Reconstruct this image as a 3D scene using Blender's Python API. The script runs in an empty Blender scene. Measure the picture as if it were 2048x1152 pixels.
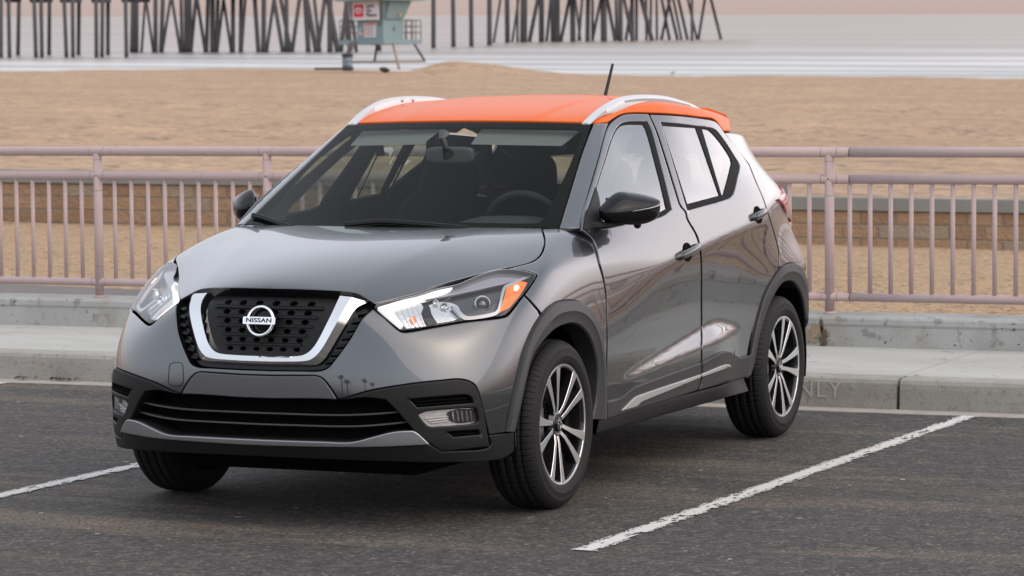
import bpy, bmesh, math, random
import numpy as np
from mathutils import Vector, Matrix
from mathutils.geometry import delaunay_2d_cdt
random.seed(4); RNG=np.random.default_rng(7)
SC=bpy.context.scene
# ------------------------------------------------------------------ camera, sky, sun, exposure
CAM_P=np.array([10.96504, 5.40171, 1.59077]); CAM_YAW,CAM_PITCH,CAM_ROLL,CAM_F=(3.5503827, -0.0631849, -0.0074468, 6309.3365003)      # survey of the photograph: position, angles, focal length in px of 2048
def _axes():
    cy,sy=math.cos(CAM_YAW),math.sin(CAM_YAW);cp,sp_=math.cos(CAM_PITCH),math.sin(CAM_PITCH)
    d=np.array([cy*cp,sy*cp,sp_]);r=np.array([sy,-cy,0.]);u=np.cross(r,d);c,s=math.cos(CAM_ROLL),math.sin(CAM_ROLL)
    return c*r+s*u,-s*r+c*u,d
CR,CU,CD=_axes()
cam=bpy.data.cameras.new('camera');camo=bpy.data.objects.new('camera',cam);SC.collection.objects.link(camo)
cam.sensor_width=36;cam.lens=CAM_F*36/2048;cam.clip_start=.1;cam.clip_end=20000
camo.matrix_world=Matrix(((CR[0],CU[0],-CD[0],CAM_P[0]),(CR[1],CU[1],-CD[1],CAM_P[1]),(CR[2],CU[2],-CD[2],CAM_P[2]),(0,0,0,1)))
SC.camera=camo
cam.dof.use_dof=True;cam.dof.focus_distance=11.6;cam.dof.aperture_fstop=9
SUN_EL,SUN_AZ=math.radians(42),math.radians(75)      # azimuth measured from +x towards +y
sunv=Vector((math.cos(SUN_EL)*math.cos(SUN_AZ),math.cos(SUN_EL)*math.sin(SUN_AZ),math.sin(SUN_EL)))
sl=bpy.data.lights.new('sun','SUN');sl.energy=.7;sl.angle=math.radians(75);sl.color=(1,.86,.76)
so=bpy.data.objects.new('sun',sl);SC.collection.objects.link(so);so.rotation_euler=sunv.to_track_quat('Z','Y').to_euler()
SC.view_settings.view_transform='Standard';SC.view_settings.look='None';SC.view_settings.exposure=.42;SC.view_settings.gamma=1
wd=bpy.data.worlds.new('World');SC.world=wd;wd.use_nodes=True
def build_world():
    nt=wd.node_tree;N=nt.nodes;L=nt.links
    bg=N['Background'];out=N['World Output']
    sky=N.new('ShaderNodeTexSky');sky.sky_type='NISHITA';sky.sun_disc=False
    sky.sun_elevation=SUN_EL;sky.sun_rotation=math.pi/2-SUN_AZ;sky.dust_density=4
    sk=N.new('ShaderNodeVectorMath');sk.operation='SCALE';L.new(sky.outputs[0],sk.inputs[0]);sk.inputs[3].default_value=.05
    tc=N.new('ShaderNodeTexCoord');sep=N.new('ShaderNodeSeparateXYZ');L.new(tc.outputs['Generated'],sep.inputs[0])
    # overcast dusk veil: pink haze low over the sea, a bright band above it, grey cloud overhead
    ns=N.new('ShaderNodeTexNoise');mp=N.new('ShaderNodeMapping');mp.inputs['Scale'].default_value=(1.6,1.6,7.)
    L.new(tc.outputs['Generated'],mp.inputs[0]);L.new(mp.outputs[0],ns.inputs[0]);ns.inputs['Scale'].default_value=1.4;ns.inputs['Detail'].default_value=5
    w=N.new('ShaderNodeMath');w.operation='MULTIPLY_ADD';L.new(ns.outputs[0],w.inputs[0]);w.inputs[1].default_value=.10;w.inputs[2].default_value=-.05
    zz=N.new('ShaderNodeMath');zz.operation='ADD';L.new(sep.outputs[2],zz.inputs[0])
    wz=N.new('ShaderNodeMath');wz.operation='MULTIPLY';L.new(w.outputs[0],wz.inputs[0]);zc=N.new('ShaderNodeMath');zc.operation='MULTIPLY';zc.use_clamp=True
    L.new(sep.outputs[2],zc.inputs[0]);zc.inputs[1].default_value=6;L.new(zc.outputs[0],wz.inputs[1]);L.new(wz.outputs[0],zz.inputs[1])
    def ramp(stops):
        r=N.new('ShaderNodeValToRGB');e=r.color_ramp.elements
        while len(e)<len(stops): e.new(.5)
        for q,(p,c) in zip(e,stops): q.position=p;q.color=(*c,1)
        L.new(zz.outputs[0],r.inputs[0]);return r
    SEA=ramp(SKY_SEA);LAND=ramp(SKY_LAND)
    dt=N.new('ShaderNodeVectorMath');dt.operation='DOT_PRODUCT';L.new(tc.outputs['Generated'],dt.inputs[0]);dt.inputs[1].default_value=SEA_DIR
    mr=N.new('ShaderNodeMapRange');mr.interpolation_type='SMOOTHSTEP';L.new(dt.outputs['Value'],mr.inputs[0]);mr.inputs[1].default_value=-.3;mr.inputs[2].default_value=.6
    mx=N.new('ShaderNodeMix');mx.data_type='RGBA';L.new(mr.outputs[0],mx.inputs[0]);L.new(LAND.outputs[0],mx.inputs[6]);L.new(SEA.outputs[0],mx.inputs[7])
    BR=ramp(SKY_GLOW);m2=N.new('ShaderNodeMapRange');m2.interpolation_type='SMOOTHSTEP';d2=N.new('ShaderNodeVectorMath');d2.operation='DOT_PRODUCT'
    L.new(tc.outputs['Generated'],d2.inputs[0]);d2.inputs[1].default_value=GLOW_DIR;L.new(d2.outputs['Value'],m2.inputs[0]);m2.inputs[1].default_value=.64;m2.inputs[2].default_value=.94
    x2=N.new('ShaderNodeMix');x2.data_type='RGBA';L.new(m2.outputs[0],x2.inputs[0]);L.new(mx.outputs[2],x2.inputs[6]);L.new(BR.outputs[0],x2.inputs[7]);mx=x2
    ad=N.new('ShaderNodeVectorMath');ad.operation='MULTIPLY_ADD';L.new(mx.outputs[2],ad.inputs[0]);ad.inputs[1].default_value=(SKY_GAIN,)*3;L.new(sk.outputs[0],ad.inputs[2])
    L.new(ad.outputs[0],bg.inputs[0]);bg.inputs[1].default_value=1
SEA_DIR=(-.92,-.39,0);GLOW_DIR=(-.84,.54,.10)
SKY_GAIN=3.35
SKY_SEA=[(0,(.100,.073,.068)),(.02,(.106,.079,.073)),(.07,(.135,.110,.104)),(.17,(.165,.156,.158)),(.34,(.205,.203,.212)),(.6,(.195,.20,.212)),(1,(.17,.175,.185))]
SKY_GLOW=[(0,(.105,.076,.071)),(.02,(.115,.086,.080)),(.06,(.22,.178,.174)),(.13,(.47,.42,.42)),(.24,(.40,.365,.368)),(.36,(.20,.195,.205)),(.6,(.125,.128,.137)),(1,(.17,.175,.185))]
SKY_LAND=[(0,(.055,.050,.056)),(.03,(.13,.116,.122)),(.12,(.20,.198,.212)),(.3,(.215,.225,.238)),(.6,(.18,.188,.20)),(1,(.165,.172,.18))]
build_world()
# ------------------------------------------------------------------ survey helper: sight line of a photo pixel, used to measure real positions
def pixray(uv):
    uv=np.atleast_2d(np.asarray(uv,float));return CD+((uv[:,0]-1024)/CAM_F)[:,None]*CR+((576-uv[:,1])/CAM_F)[:,None]*CU
def atx(u,v,X): d=pixray((u,v))[0];return CAM_P+(X-CAM_P[0])/d[0]*d
def aty(u,v,Y): d=pixray((u,v))[0];return CAM_P+(Y-CAM_P[1])/d[1]*d
def atz(u,v,Z): d=pixray((u,v))[0];return CAM_P+(Z-CAM_P[2])/d[2]*d
def atd(u,v,D): return CAM_P+D*pixray((u,v))[0]
# ------------------------------------------------------------------ object helpers
COL=SC.collection
def tag(o,label=None,cat=None,group=None,kind=None):
    if label:o['label']=label
    if cat:o['category']=cat
    if group:o['group']=group
    if kind:o['kind']=kind
    return o
def empty(name,loc=(0,0,0),rz=0):
    o=bpy.data.objects.new(name,None);o.empty_display_size=.2;o.location=loc;o.rotation_euler=(0,0,rz);COL.objects.link(o);return o
def link(name,me,mats,parent=None):
    o=bpy.data.objects.new(name,me);COL.objects.link(o)
    for m in (mats if isinstance(mats,(list,tuple)) else [mats]): me.materials.append(m)
    if parent is not None:o.parent=parent
    return o
def mesh(name,V,F,mats,parent=None,smooth=False,normals=None,mi=None):
    me=bpy.data.meshes.new(name);me.from_pydata([tuple(map(float,v)) for v in V],[],[tuple(int(i) for i in f) for f in F]);me.update()
    if mi is not None: me.polygons.foreach_set('material_index',np.asarray(mi,np.int32))
    if smooth or normals is not None: me.polygons.foreach_set('use_smooth',[True]*len(me.polygons))
    if normals is not None: me.normals_split_custom_set_from_vertices([tuple(map(float,n)) for n in normals])
    return link(name,me,mats,parent)
class MB:
    def __init__(s): s.bm=bmesh.new()
    def box(s,c,size,rz=0,bevel=0,M=None,mi=0):
        b=bmesh.new();bmesh.ops.create_cube(b,size=1)
        for v in b.verts: v.co=Vector((v.co.x*size[0],v.co.y*size[1],v.co.z*size[2]))
        if bevel: bmesh.ops.bevel(b,geom=b.edges[:],offset=bevel,segments=2,affect='EDGES')
        T=Matrix.Translation(c)@Matrix.Rotation(rz,4,'Z')
        if M is not None:T=M
        b.transform(T);s.join(b,mi);return s
    def join(s,b,mi=0,smooth=False):
        for f in b.faces:
            f.material_index=mi
            if smooth:f.smooth=True
        me=bpy.data.meshes.new('t');b.to_mesh(me);b.free();s.bm.from_mesh(me);bpy.data.meshes.remove(me)
    def tube(s,pts,r,n=12,cap=True,mi=0):
        pts=[Vector(p) for p in pts];m=len(pts);rr=r if hasattr(r,'__len__') else [r]*m
        rings=[];b=bmesh.new();up=None
        for i,p in enumerate(pts):
            t=(pts[min(i+1,m-1)]-pts[max(i-1,0)]).normalized()
            if up is None: up=t.orthogonal().normalized()
            up=(up-t*up.dot(t)).normalized();sd=t.cross(up)
            rings.append([b.verts.new(p+(up*math.cos(a)+sd*math.sin(a))*rr[i]) for a in [2*math.pi*k/n for k in range(n)]])
        for A,B in zip(rings,rings[1:]):
            for k in range(n): b.faces.new((A[k],A[(k+1)%n],B[(k+1)%n],B[k]))
        if cap: b.faces.new(rings[0][::-1]);b.faces.new(rings[-1])
        for f in b.faces:
            f.smooth=len(f.verts)==4;f.material_index=mi
        me=bpy.data.meshes.new('t');b.to_mesh(me);b.free();s.bm.from_mesh(me);bpy.data.meshes.remove(me);return s
    def lathe(s,prof,n=64,M=None,mi=0,smooth=True):   # profile of (radius, height), axis z
        b=bmesh.new();R_=[[b.verts.new((r*math.cos(2*math.pi*k/n),r*math.sin(2*math.pi*k/n),h)) for k in range(n)] for r,h in prof]
        for A,B in zip(R_,R_[1:]):
            for k in range(n):
                f=b.faces.new((A[k],A[(k+1)%n],B[(k+1)%n],B[k]));f.smooth=smooth
        for f in b.faces:f.material_index=mi
        if M is not None:b.transform(M)
        me=bpy.data.meshes.new('t');b.to_mesh(me);b.free();s.bm.from_mesh(me);bpy.data.meshes.remove(me);return s
    def prism(s,poly,h0,h1,M=None,bevel=0,mi=0):      # polygon in xy extruded h0..h1
        b=bmesh.new();A=[b.verts.new((x,y,h0)) for x,y in poly];B=[b.verts.new((x,y,h1)) for x,y in poly];n=len(poly)
        b.faces.new(A[::-1]);b.faces.new(B)
        for k in range(n): b.faces.new((A[k],A[(k+1)%n],B[(k+1)%n],B[k]))
        bmesh.ops.recalc_face_normals(b,faces=b.faces[:])
        if bevel: bmesh.ops.bevel(b,geom=b.edges[:],offset=bevel,segments=2,affect='EDGES')
        if M is not None:b.transform(M)
        s.join(b,mi);return s
    def build(s,name,mats,parent=None,autosmooth=None):
        me=bpy.data.meshes.new(name);s.bm.to_mesh(me);s.bm.free()
        if autosmooth is not None:
            me.polygons.foreach_set('use_smooth',[True]*len(me.polygons));me.set_sharp_from_angle(angle=math.radians(autosmooth))
        return link(name,me,mats,parent)
# ------------------------------------------------------------------ materials
def mat(name,col,rough=.5,metal=0,noise=0,nscale=8,ncol=None,bump=0,bscale=40,coat=0,spec=.5,stretch=None,detail=6,fleck=None,nrange=(.35,.7),bdist=.01,coatr=.03):
    m=bpy.data.materials.new(name);m.use_nodes=True;nt=m.node_tree;N=nt.nodes;L=nt.links;b=N['Principled BSDF']
    b.inputs['Base Color'].default_value=(*col,1);b.inputs['Roughness'].default_value=rough;b.inputs['Metallic'].default_value=metal
    b.inputs['Coat Weight'].default_value=coat;b.inputs['Coat Roughness'].default_value=coatr;b.inputs['Specular IOR Level'].default_value=spec
    tc=N.new('ShaderNodeTexCoord');mp=N.new('ShaderNodeMapping');L.new(tc.outputs['Object'],mp.inputs[0])
    if stretch: mp.inputs['Scale'].default_value=stretch
    cur=None
    def mixc(fac,a,bcol,clampfac=None):
        x=N.new('ShaderNodeMix');x.data_type='RGBA';L.new(fac,x.inputs[0])
        if a is None:x.inputs[6].default_value=(*col,1)
        else:L.new(a,x.inputs[6])
        x.inputs[7].default_value=(*bcol,1);return x.outputs[2]
    def nz(scale,detail=6,rough=.6,vec=None):
        n=N.new('ShaderNodeTexNoise');n.inputs['Scale'].default_value=scale;n.inputs['Detail'].default_value=detail;n.inputs['Roughness'].default_value=rough
        L.new((vec or mp.outputs[0]),n.inputs[0]);return n
    def rng(o,a,bb,hi=1.):
        r=N.new('ShaderNodeMapRange');L.new(o,r.inputs[0]);r.inputs[1].default_value=a;r.inputs[2].default_value=bb;r.inputs[4].default_value=hi;return r.outputs[0]
    if noise:
        n=nz(nscale,detail);cur=mixc(rng(n.outputs[0],nrange[0],nrange[1],noise),cur,ncol or tuple(c*.5 for c in col))
    if fleck:
        for (sc,lo,hi,amt,fc) in fleck:
            n=nz(sc,3,.6,tc.outputs['Object']);cur=mixc(rng(n.outputs[0],lo,hi,amt),cur,fc)
    if cur is not None: L.new(cur,b.inputs['Base Color'])
    if bump:
        n=nz(bscale,5,.6,tc.outputs['Object']);bp=N.new('ShaderNodeBump');bp.inputs['Strength'].default_value=bump;bp.inputs['Distance'].default_value=bdist
        L.new(n.outputs[0],bp.inputs['Height']);L.new(bp.outputs[0],b.inputs['Normal'])
    m['k']=0;return m
def nodes(m): return m.node_tree.nodes,m.node_tree.links,m.node_tree.nodes['Principled BSDF']
# ------------------------------------------------------------------ the setting
GN=np.cross(pixray((2048,26.5))[0],pixray((0,32))[0]);GN/=np.linalg.norm(GN)      # plumb line: the car park falls about a degree towards the sea
def zg(x,y,hg):   # world z of the point above (x,y) that lies hg metres over the level through the lens
    return CAM_P[2]+(hg-GN[0]*(x-CAM_P[0])-GN[1]*(y-CAM_P[1]))/GN[2]
FW=np.array([CD[0],CD[1]]);FW/=np.linalg.norm(FW);RT=np.array([FW[1],-FW[0]])
def wpos(D,l): return CAM_P[0]+D*FW[0]+l*RT[0],CAM_P[1]+D*FW[1]+l*RT[1]
def asphalt_mat():
    m=mat('asphalt',(.056,.048,.0425),.85,noise=.9,nscale=.7,ncol=(.088,.075,.066),bump=.9,bscale=60,bdist=.012,nrange=(.3,.75),
      fleck=[(42,.60,.68,.6,(.19,.15,.11))])
    N,L,b=nodes(m);old=b.inputs['Base Color'].links[0].from_socket
    tc=N.new('ShaderNodeTexCoord')
    def stones(scale,stops,amt,old):     # exposed aggregate: each stone its own tone
        v=N.new('ShaderNodeTexVoronoi');v.inputs['Scale'].default_value=scale;L.new(tc.outputs['Object'],v.inputs[0]);q=N.new('ShaderNodeSeparateXYZ');L.new(v.outputs['Color'],q.inputs[0])
        r=N.new('ShaderNodeValToRGB');r.color_ramp.interpolation='CONSTANT';e=r.color_ramp.elements
        while len(e)<len(stops):e.new(.5)
        for k,(p,c) in zip(e,stops):k.position=p;k.color=(*c,1)
        L.new(q.outputs[0],r.inputs[0]);x=N.new('ShaderNodeMix');x.data_type='RGBA';x.inputs[0].default_value=amt;L.new(old,x.inputs[6]);L.new(r.outputs[0],x.inputs[7]);return x.outputs[2]
    old=stones(85,[(0,(.014,.013,.013)),(.30,(.044,.039,.036)),(.62,(.076,.067,.060)),(.82,(.135,.117,.102)),(.93,(.22,.19,.165)),(.98,(.34,.31,.28))],.75,old)
    old=stones(26,[(0,(.022,.021,.021)),(.25,(.047,.044,.043)),(.7,(.070,.064,.060)),(.90,(.115,.100,.088))],.45,old)
    # sand drifted along the lot in pale ragged bands, darker oil and tyre zones
    def band(scale,rot,lo,hi,amt,col,old):
        mp=N.new('ShaderNodeMapping');mp.inputs['Scale'].default_value=scale;mp.inputs['Rotation'].default_value=(0,0,rot);L.new(tc.outputs['Object'],mp.inputs[0])
        n=N.new('ShaderNodeTexNoise');n.inputs['Scale'].default_value=1;n.inputs['Detail'].default_value=8;n.inputs['Roughness'].default_value=.65;L.new(mp.outputs[0],n.inputs[0])
        n2=N.new('ShaderNodeTexNoise');n2.inputs['Scale'].default_value=70;n2.inputs['Detail'].default_value=3;L.new(tc.outputs['Object'],n2.inputs[0])
        r=N.new('ShaderNodeMapRange');L.new(n.outputs[0],r.inputs[0]);r.inputs[1].default_value=lo;r.inputs[2].default_value=hi
        r2=N.new('ShaderNodeMapRange');L.new(n2.outputs[0],r2.inputs[0]);r2.inputs[1].default_value=.42;r2.inputs[2].default_value=.62;r2.inputs[4].default_value=amt
        mu=N.new('ShaderNodeMath');mu.operation='MULTIPLY';L.new(r.outputs[0],mu.inputs[0]);L.new(r2.outputs[0],mu.inputs[1])
        x=N.new('ShaderNodeMix');x.data_type='RGBA';L.new(mu.outputs[0],x.inputs[0]);L.new(old,x.inputs[6]);x.inputs[7].default_value=(*col,1);return x.outputs[2]
    o=band((1.6,.30,1),.02,.52,.66,.95,(.25,.19,.135),old);o=band((.8,.4,1),.3,.50,.68,.75,(.020,.019,.0185),o)
    L.new(o,b.inputs['Base Color']);return m
M_ASPH=asphalt_mat()
def grid(name,xs,ys,zf,m,kind='structure',smooth=True):
    V=[];F=[]
    for x in xs:
        for y in ys:V.append((x,y,zf(x,y)))
    n=len(ys)
    for i in range(len(xs)-1):
        for j in range(n-1):F.append((i*n+j,(i+1)*n+j,(i+1)*n+j+1,i*n+j+1))
    return tag(mesh(name,V,F,m,smooth=smooth),kind=kind)
mesh_g=mesh('asphalt_ground',[(-3.775,-60,0),(140,-60,0),(140,60,0),(-3.775,60,0)],[(0,1,2,3)],M_ASPH);tag(mesh_g,kind='structure')
M_CONC=mat('concrete',(.36,.345,.325),.85,noise=.5,nscale=1.7,ncol=(.27,.255,.24),bump=.25,bscale=90,fleck=[(60,.62,.70,.35,(.22,.205,.19)),(7,.60,.72,.35,(.40,.33,.26)),(16,.68,.72,.6,(.16,.145,.135))])
M_PAVE=mat('pavement_concrete',(.43,.43,.405),.85,noise=.75,nscale=2.2,ncol=(.325,.322,.30),stretch=(1,.35,1),bump=.2,bscale=120,fleck=[(9,.66,.70,.75,(.17,.15,.145)),(4,.62,.74,.35,(.36,.30,.25)),(110,.58,.7,.3,(.27,.25,.23))])
def kerbmat():
    m=mat('kerb_concrete',(.345,.335,.305),.9,noise=.7,nscale=3.2,ncol=(.245,.232,.208),bump=.4,bscale=70,fleck=[(34,.56,.70,.5,(.13,.12,.11)),(14,.60,.72,.5,(.30,.24,.185)),(3,.52,.72,.45,(.17,.14,.125))])
    return m
M_KERB=kerbmat()
M_WALLC=mat('wall_concrete',(.39,.395,.38),.9,noise=.6,nscale=1.6,ncol=(.26,.262,.25),bump=.35,bscale=60,fleck=[(30,.66,.70,1,(.03,.028,.026)),(11,.59,.68,.6,(.15,.15,.14)),(3.2,.55,.70,.5,(.30,.255,.20)),(1.2,.55,.68,.45,(.17,.17,.16))])
# gutter pan, kerb, pavement: profile swept along y with joints
YR=(-60,40)
def sweep(name,prof,m,joints=(),smooth=False,y0=-60,y1=40,gap=.006):
    ys=[y0];
    for j in joints: ys+=[j-gap,j+gap]
    ys.append(y1);V=[];F=[];n=len(prof)
    for a,b in zip(ys[::2],ys[1::2]):
        k=max(1,int((b-a)/1.0))
        for i in range(k+1):
            y=a+(b-a)*i/k;base=len(V);V+=[(x,y,z) for x,z in prof]
            if i:
                for q in range(n-1):F.append((base-n+q,base-n+q+1,base+q+1,base+q))
        V2=len(V)
        F.append(tuple(range(V2-n,V2)));F.append(tuple(range(V2-(k+1)*n,V2-k*n))[::-1])
    o=mesh(name,V,F,m,smooth=smooth);return tag(o,kind='structure')
sweep('gutter',[(-3.74,-.05),(-3.77,.004),(-3.965,.001),(-3.97,-.05)],mat('gutter_concrete',(.40,.365,.33),.9,noise=.7,nscale=5,ncol=(.25,.22,.2),bump=.2,bscale=90,fleck=[(50,.58,.68,.5,(.12,.11,.1)),(2,.5,.7,.5,(.45,.37,.29))]))
kj=[1.0+2.9*k for k in range(-14,10)]
kprof=[(-3.955,-.05),(-3.957,.01),(-3.962,.10),(-3.966,.125),(-3.978,.143),(-4.0,.150),(-4.10,.152),(-4.125,.153),(-4.128,-.05)]
sweep('kerb',kprof,M_KERB,kj,gap=.009)
sweep('pavement',[(-4.131,-.05),(-4.131,.151),(-4.14,.1545),(-5.635,.160),(-5.64,-.05)],M_PAVE,[.98+1.45*k for k in range(-28,20)],gap=.004)
sweep('kerb_bed',[(-3.98,-.06),(-3.985,.11),(-5.6,.125),(-5.62,-.06)],mat('joint_dirt',(.06,.05,.045),.95))
wc=sweep('low_wall',[(-5.62,-.05),(-5.622,.27),(-5.615,.285),(-5.616,.312),(-5.622,.322),(-5.632,.327),(-5.94,.331),(-5.95,.32),(-5.955,-.3)],M_WALLC)
del wc['kind'];tag(wc,'long low pitted concrete wall carrying the pink railing along the pavement','wall')
# stains under the railing posts (rust and mould runs with their own outline, on the wall face)
def blot(name,cx,cy,w,h,plane,m,seed,parent,n=40,depth=.002):
    rg=np.random.default_rng(seed);a=np.linspace(0,2*np.pi,n,endpoint=False)
    r=1+.28*np.sin(a*2+rg.uniform(0,6))+.18*np.sin(a*5+rg.uniform(0,6))+.14*rg.standard_normal(n)
    V=[plane(cx+w*.5*r[i]*np.cos(a[i]),cy+h*.5*r[i]*np.sin(a[i])) for i in range(n)]
    return mesh(name,V,[tuple(range(n))],m,parent)
M_RUST=mat('rust_stain',(.30,.205,.125),.95,noise=.8,nscale=14,ncol=(.24,.22,.19),bump=.2,bscale=60,fleck=[(60,.6,.68,.9,(.05,.045,.04))])
M_MOULD=mat('mould_stain',(.085,.062,.045),.95,noise=.8,nscale=20,ncol=(.16,.125,.09),bump=.2,bscale=60)
pl=lambda off:(lambda y,z:(-5.6165+off,y,z))
blot('rust_stain',.02,.225,.15,.105,pl(.0005),M_RUST,3,wc)
blot('mould_stain',.085,.20,.055,.10,pl(.002),M_MOULD,5,wc)
blot('mould_stain',.075,.275,.018,.09,pl(.002),M_MOULD,8,wc)
# painted bay lines, worn
def linemat():
    m=mat('line_paint',(.62,.61,.58),.8,noise=.4,nscale=30,ncol=(.45,.44,.42),bump=.3,bscale=160)
    return m
M_LINE=linemat()
M_LINE.node_tree.nodes['Principled BSDF']
def worn_line(name,x0,x1,yc,w,seed,slope=0):
    """strip of paint with ragged flaked edges and chips, modelled as many small cells with the flaked ones left out"""
    rg=np.random.default_rng(seed);nx=int(abs(x1-x0)/.012);ny=12
    f=rg.standard_normal((nx,ny));
    k=f.copy()
    for _ in range(2): k=(k+np.roll(k,1,0)+np.roll(k,-1,0)*.8+np.roll(k,1,1)*.5)/2.2
    lg=np.interp(np.arange(nx),np.arange(0,nx,9),rg.standard_normal(len(np.arange(0,nx,9))))
    V=[];F=[];xs=np.linspace(x0,x1,nx+1);ys=np.linspace(-w/2,w/2,ny+1)
    for i in range(nx):
        for j in range(ny):
            e=abs((j+.5)/ny-.5)*2
            if k[i,j]+.35*lg[i]<(-1.25 if e<.72 else (-.55 if e<.88 else .25)): continue
            b=len(V);jy=.004*rg.standard_normal(4)*(e>.7)
            q0=yc+slope*(xs[i]-x0);q1=yc+slope*(xs[i+1]-x0);V+=[(xs[i],q0+ys[j]+jy[0],.004),(xs[i+1],q1+ys[j]+jy[1],.004),(xs[i+1],q1+ys[j+1]+jy[2],.004),(xs[i],q0+ys[j+1]+jy[3],.004)];F.append((b,b+1,b+2,b+3))
    return tag(mesh(name,V,F,M_LINE),kind='structure')
worn_line('bay_line',-3.76,.985,1.413,.094,1,-.0158)
worn_line('bay_line',-3.74,1.6,-1.375,.094,2)
worn_line('bay_line',-3.74,1.2,-4.02,.10,3)
worn_line('bay_line',-3.74,1.2,4.15,.10,5)
# pale chips scattered on the tarmac
M_CHIP=mat('pale_chip',(.42,.39,.35),.8)
rg_=np.random.default_rng(21);V=[];F=[]
for i in range(70):
    x=rg_.uniform(-3.5,4.5);y=rg_.uniform(-4.2,3.2);s_=rg_.uniform(.006,.016);b_=len(V);a_=rg_.uniform(0,6)
    V+=[(x+s_*math.cos(a_+q)*rg_.uniform(.6,1.2),y+s_*math.sin(a_+q)*rg_.uniform(.6,1.4),.003) for q in (0,1.3,2.5,3.9,5.1)];F.append(tuple(range(b_,b_+5)))
tag(mesh('pale_grit',V,F,M_CHIP),kind='structure')
# stencilled word on the kerb
def text_mesh(name,body,size,M,m,parent=None,extrude=0,sx=1,bold=0,kind=None,align='CENTER',space=1):
    cu=bpy.data.curves.new(name,'FONT');cu.body=body;cu.size=size;cu.extrude=extrude;cu.align_x=align;cu.align_y='CENTER';cu.offset=bold;cu.space_character=space;cu.resolution_u=3
    o=bpy.data.objects.new(name,cu);COL.objects.link(o);bpy.context.view_layer.update()
    me=bpy.data.meshes.new_from_object(o.evaluated_get(bpy.context.evaluated_depsgraph_get()));bpy.data.objects.remove(o)
    me.transform(M@Matrix.Diagonal((sx,1,1,1)));return link(name,me,m,parent)
def basis(o,ex,ey):
    ex=Vector(ex).normalized();ey=Vector(ey);ey=(ey-ex*ey.dot(ex)).normalized();ez=ex.cross(ey)
    return Matrix(((ex.x,ey.x,ez.x,o[0]),(ex.y,ey.y,ez.y,o[1]),(ex.z,ey.z,ez.z,o[2]),(0,0,0,1)))
M_STEN=mat('stencil_paint',(.44,.42,.40),.9,noise=.7,nscale=45,ncol=(.28,.26,.24),nrange=(.45,.65))
kt=text_mesh('kerb_lettering','ONLY',.115,basis((-3.9545,.545,.085),(0,1,0),(-.07,0,1)),M_STEN,sx=1.0,space=1.15);tag(kt,kind='structure')
# ------------------------------------------------------------------ pink pipe railing
M_PINK=mat('pink_rail_paint',(.46,.345,.335),.55,noise=.45,nscale=9,ncol=(.38,.28,.275),bump=.12,bscale=120,fleck=[(35,.70,.74,.8,(.20,.15,.14)),(140,.60,.72,.3,(.5,.40,.40))],stretch=(1,.4,1))
rail=tag(empty('pipe_railing',(-5.78,.07,.33)),'dusty pink pipe railing with thin balusters on the low wall','railing')
M_WELD=mat('rail_joint_dark_pink',(.20,.15,.145),.8)  # darker pink for the weld rings and joint lines
def rl(mb,name): 
    o=mb.build(name,[M_PINK,M_WELD],rail);o.matrix_parent_inverse=Matrix.Translation((5.78,-.07,-.33));return o
XR=-5.78;PS=1.171
for nm,z,r in (('top_rail',1.225,.0285),('middle_rail',1.076,.0265),('bottom_rail',.424,.0245)):
    mb=MB();joint=.07+.12
    for (a,b) in ((-14.2,joint-.004),(joint+.004,8.5)):
        mb.tube([(XR,a+(b-a)*i/12,z) for i in range(13)],r,20)
    mb.tube([(XR,joint-.02,z),(XR,joint+.02,z)],r-.003,20,mi=1)
    for k in range(-5,4):
        for e in (-.043,.047): mb.tube([(XR,.07+PS*k+e-.0012,z),(XR,.07+PS*k+e+.0012,z)],r+.0005,20,mi=1)
    rl(mb,nm)
for k in range(-11,8):
    y=.07+PS*k;mb=MB();mb.tube([(XR,y,.32),(XR,y,1.22)],.0265,20)
    mb.lathe([(.034,.0),(.034,.006),(.027,.012)],20,Matrix.Translation((XR,y,.33)))
    for zz in (1.175,.985,.52,.375): mb.tube([(XR,y,zz-.001),(XR,y,zz+.001)],.0270,20,mi=1)
    rl(mb,'post')
    for i in range(1,10):
        if k>=6 or k<-10: continue
        mb=MB();yy=y+PS*i/10+.0;mb.tube([(XR,yy,.424),(XR,yy,1.076)],.0125,12);rl(mb,'baluster')
# ------------------------------------------------------------------ sand, path, block walls
def sandmat():
    m=mat('sand',(.50,.335,.195),.95,noise=.55,nscale=.8,ncol=(.41,.272,.158),bump=.0,fleck=[(4,.54,.68,.5,(.36,.245,.155)),(9,.56,.68,.5,(.54,.39,.26)),(7,.60,.70,.55,(.29,.195,.125)),(14,.62,.69,.75,(.17,.115,.08)),(33,.64,.70,.8,(.06,.045,.04))])  # flecks: real specks, plus small dimple shadows painted into the colour
    N,L,b=nodes(m);tc=N.new('ShaderNodeTexCoord')
    h=None
    for sc,amt in ((2.6,1.),(6.5,.8),(17,.35),(50,.08)):
        n=N.new('ShaderNodeTexNoise');n.inputs['Scale'].default_value=sc;n.inputs['Detail'].default_value=3;L.new(tc.outputs['Object'],n.inputs[0])
        u=N.new('ShaderNodeMath');u.operation='MULTIPLY_ADD';L.new(n.outputs[0],u.inputs[0]);u.inputs[1].default_value=amt
        if h is not None:L.new(h,u.inputs[2])
        else:u.inputs[2].default_value=0
        h=u.outputs[0]
    bp=N.new('ShaderNodeBump');bp.inputs['Strength'].default_value=1;bp.inputs['Distance'].default_value=.28;L.new(h,bp.inputs['Height']);L.new(bp.outputs[0],b.inputs['Normal'])
    # broad raked and wet zones far out
    return m
M_SAND=sandmat()
def wall_pt(l):   # block wall line: forward distance as a function of the lateral offset
    return 36.6-.19*l
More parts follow.
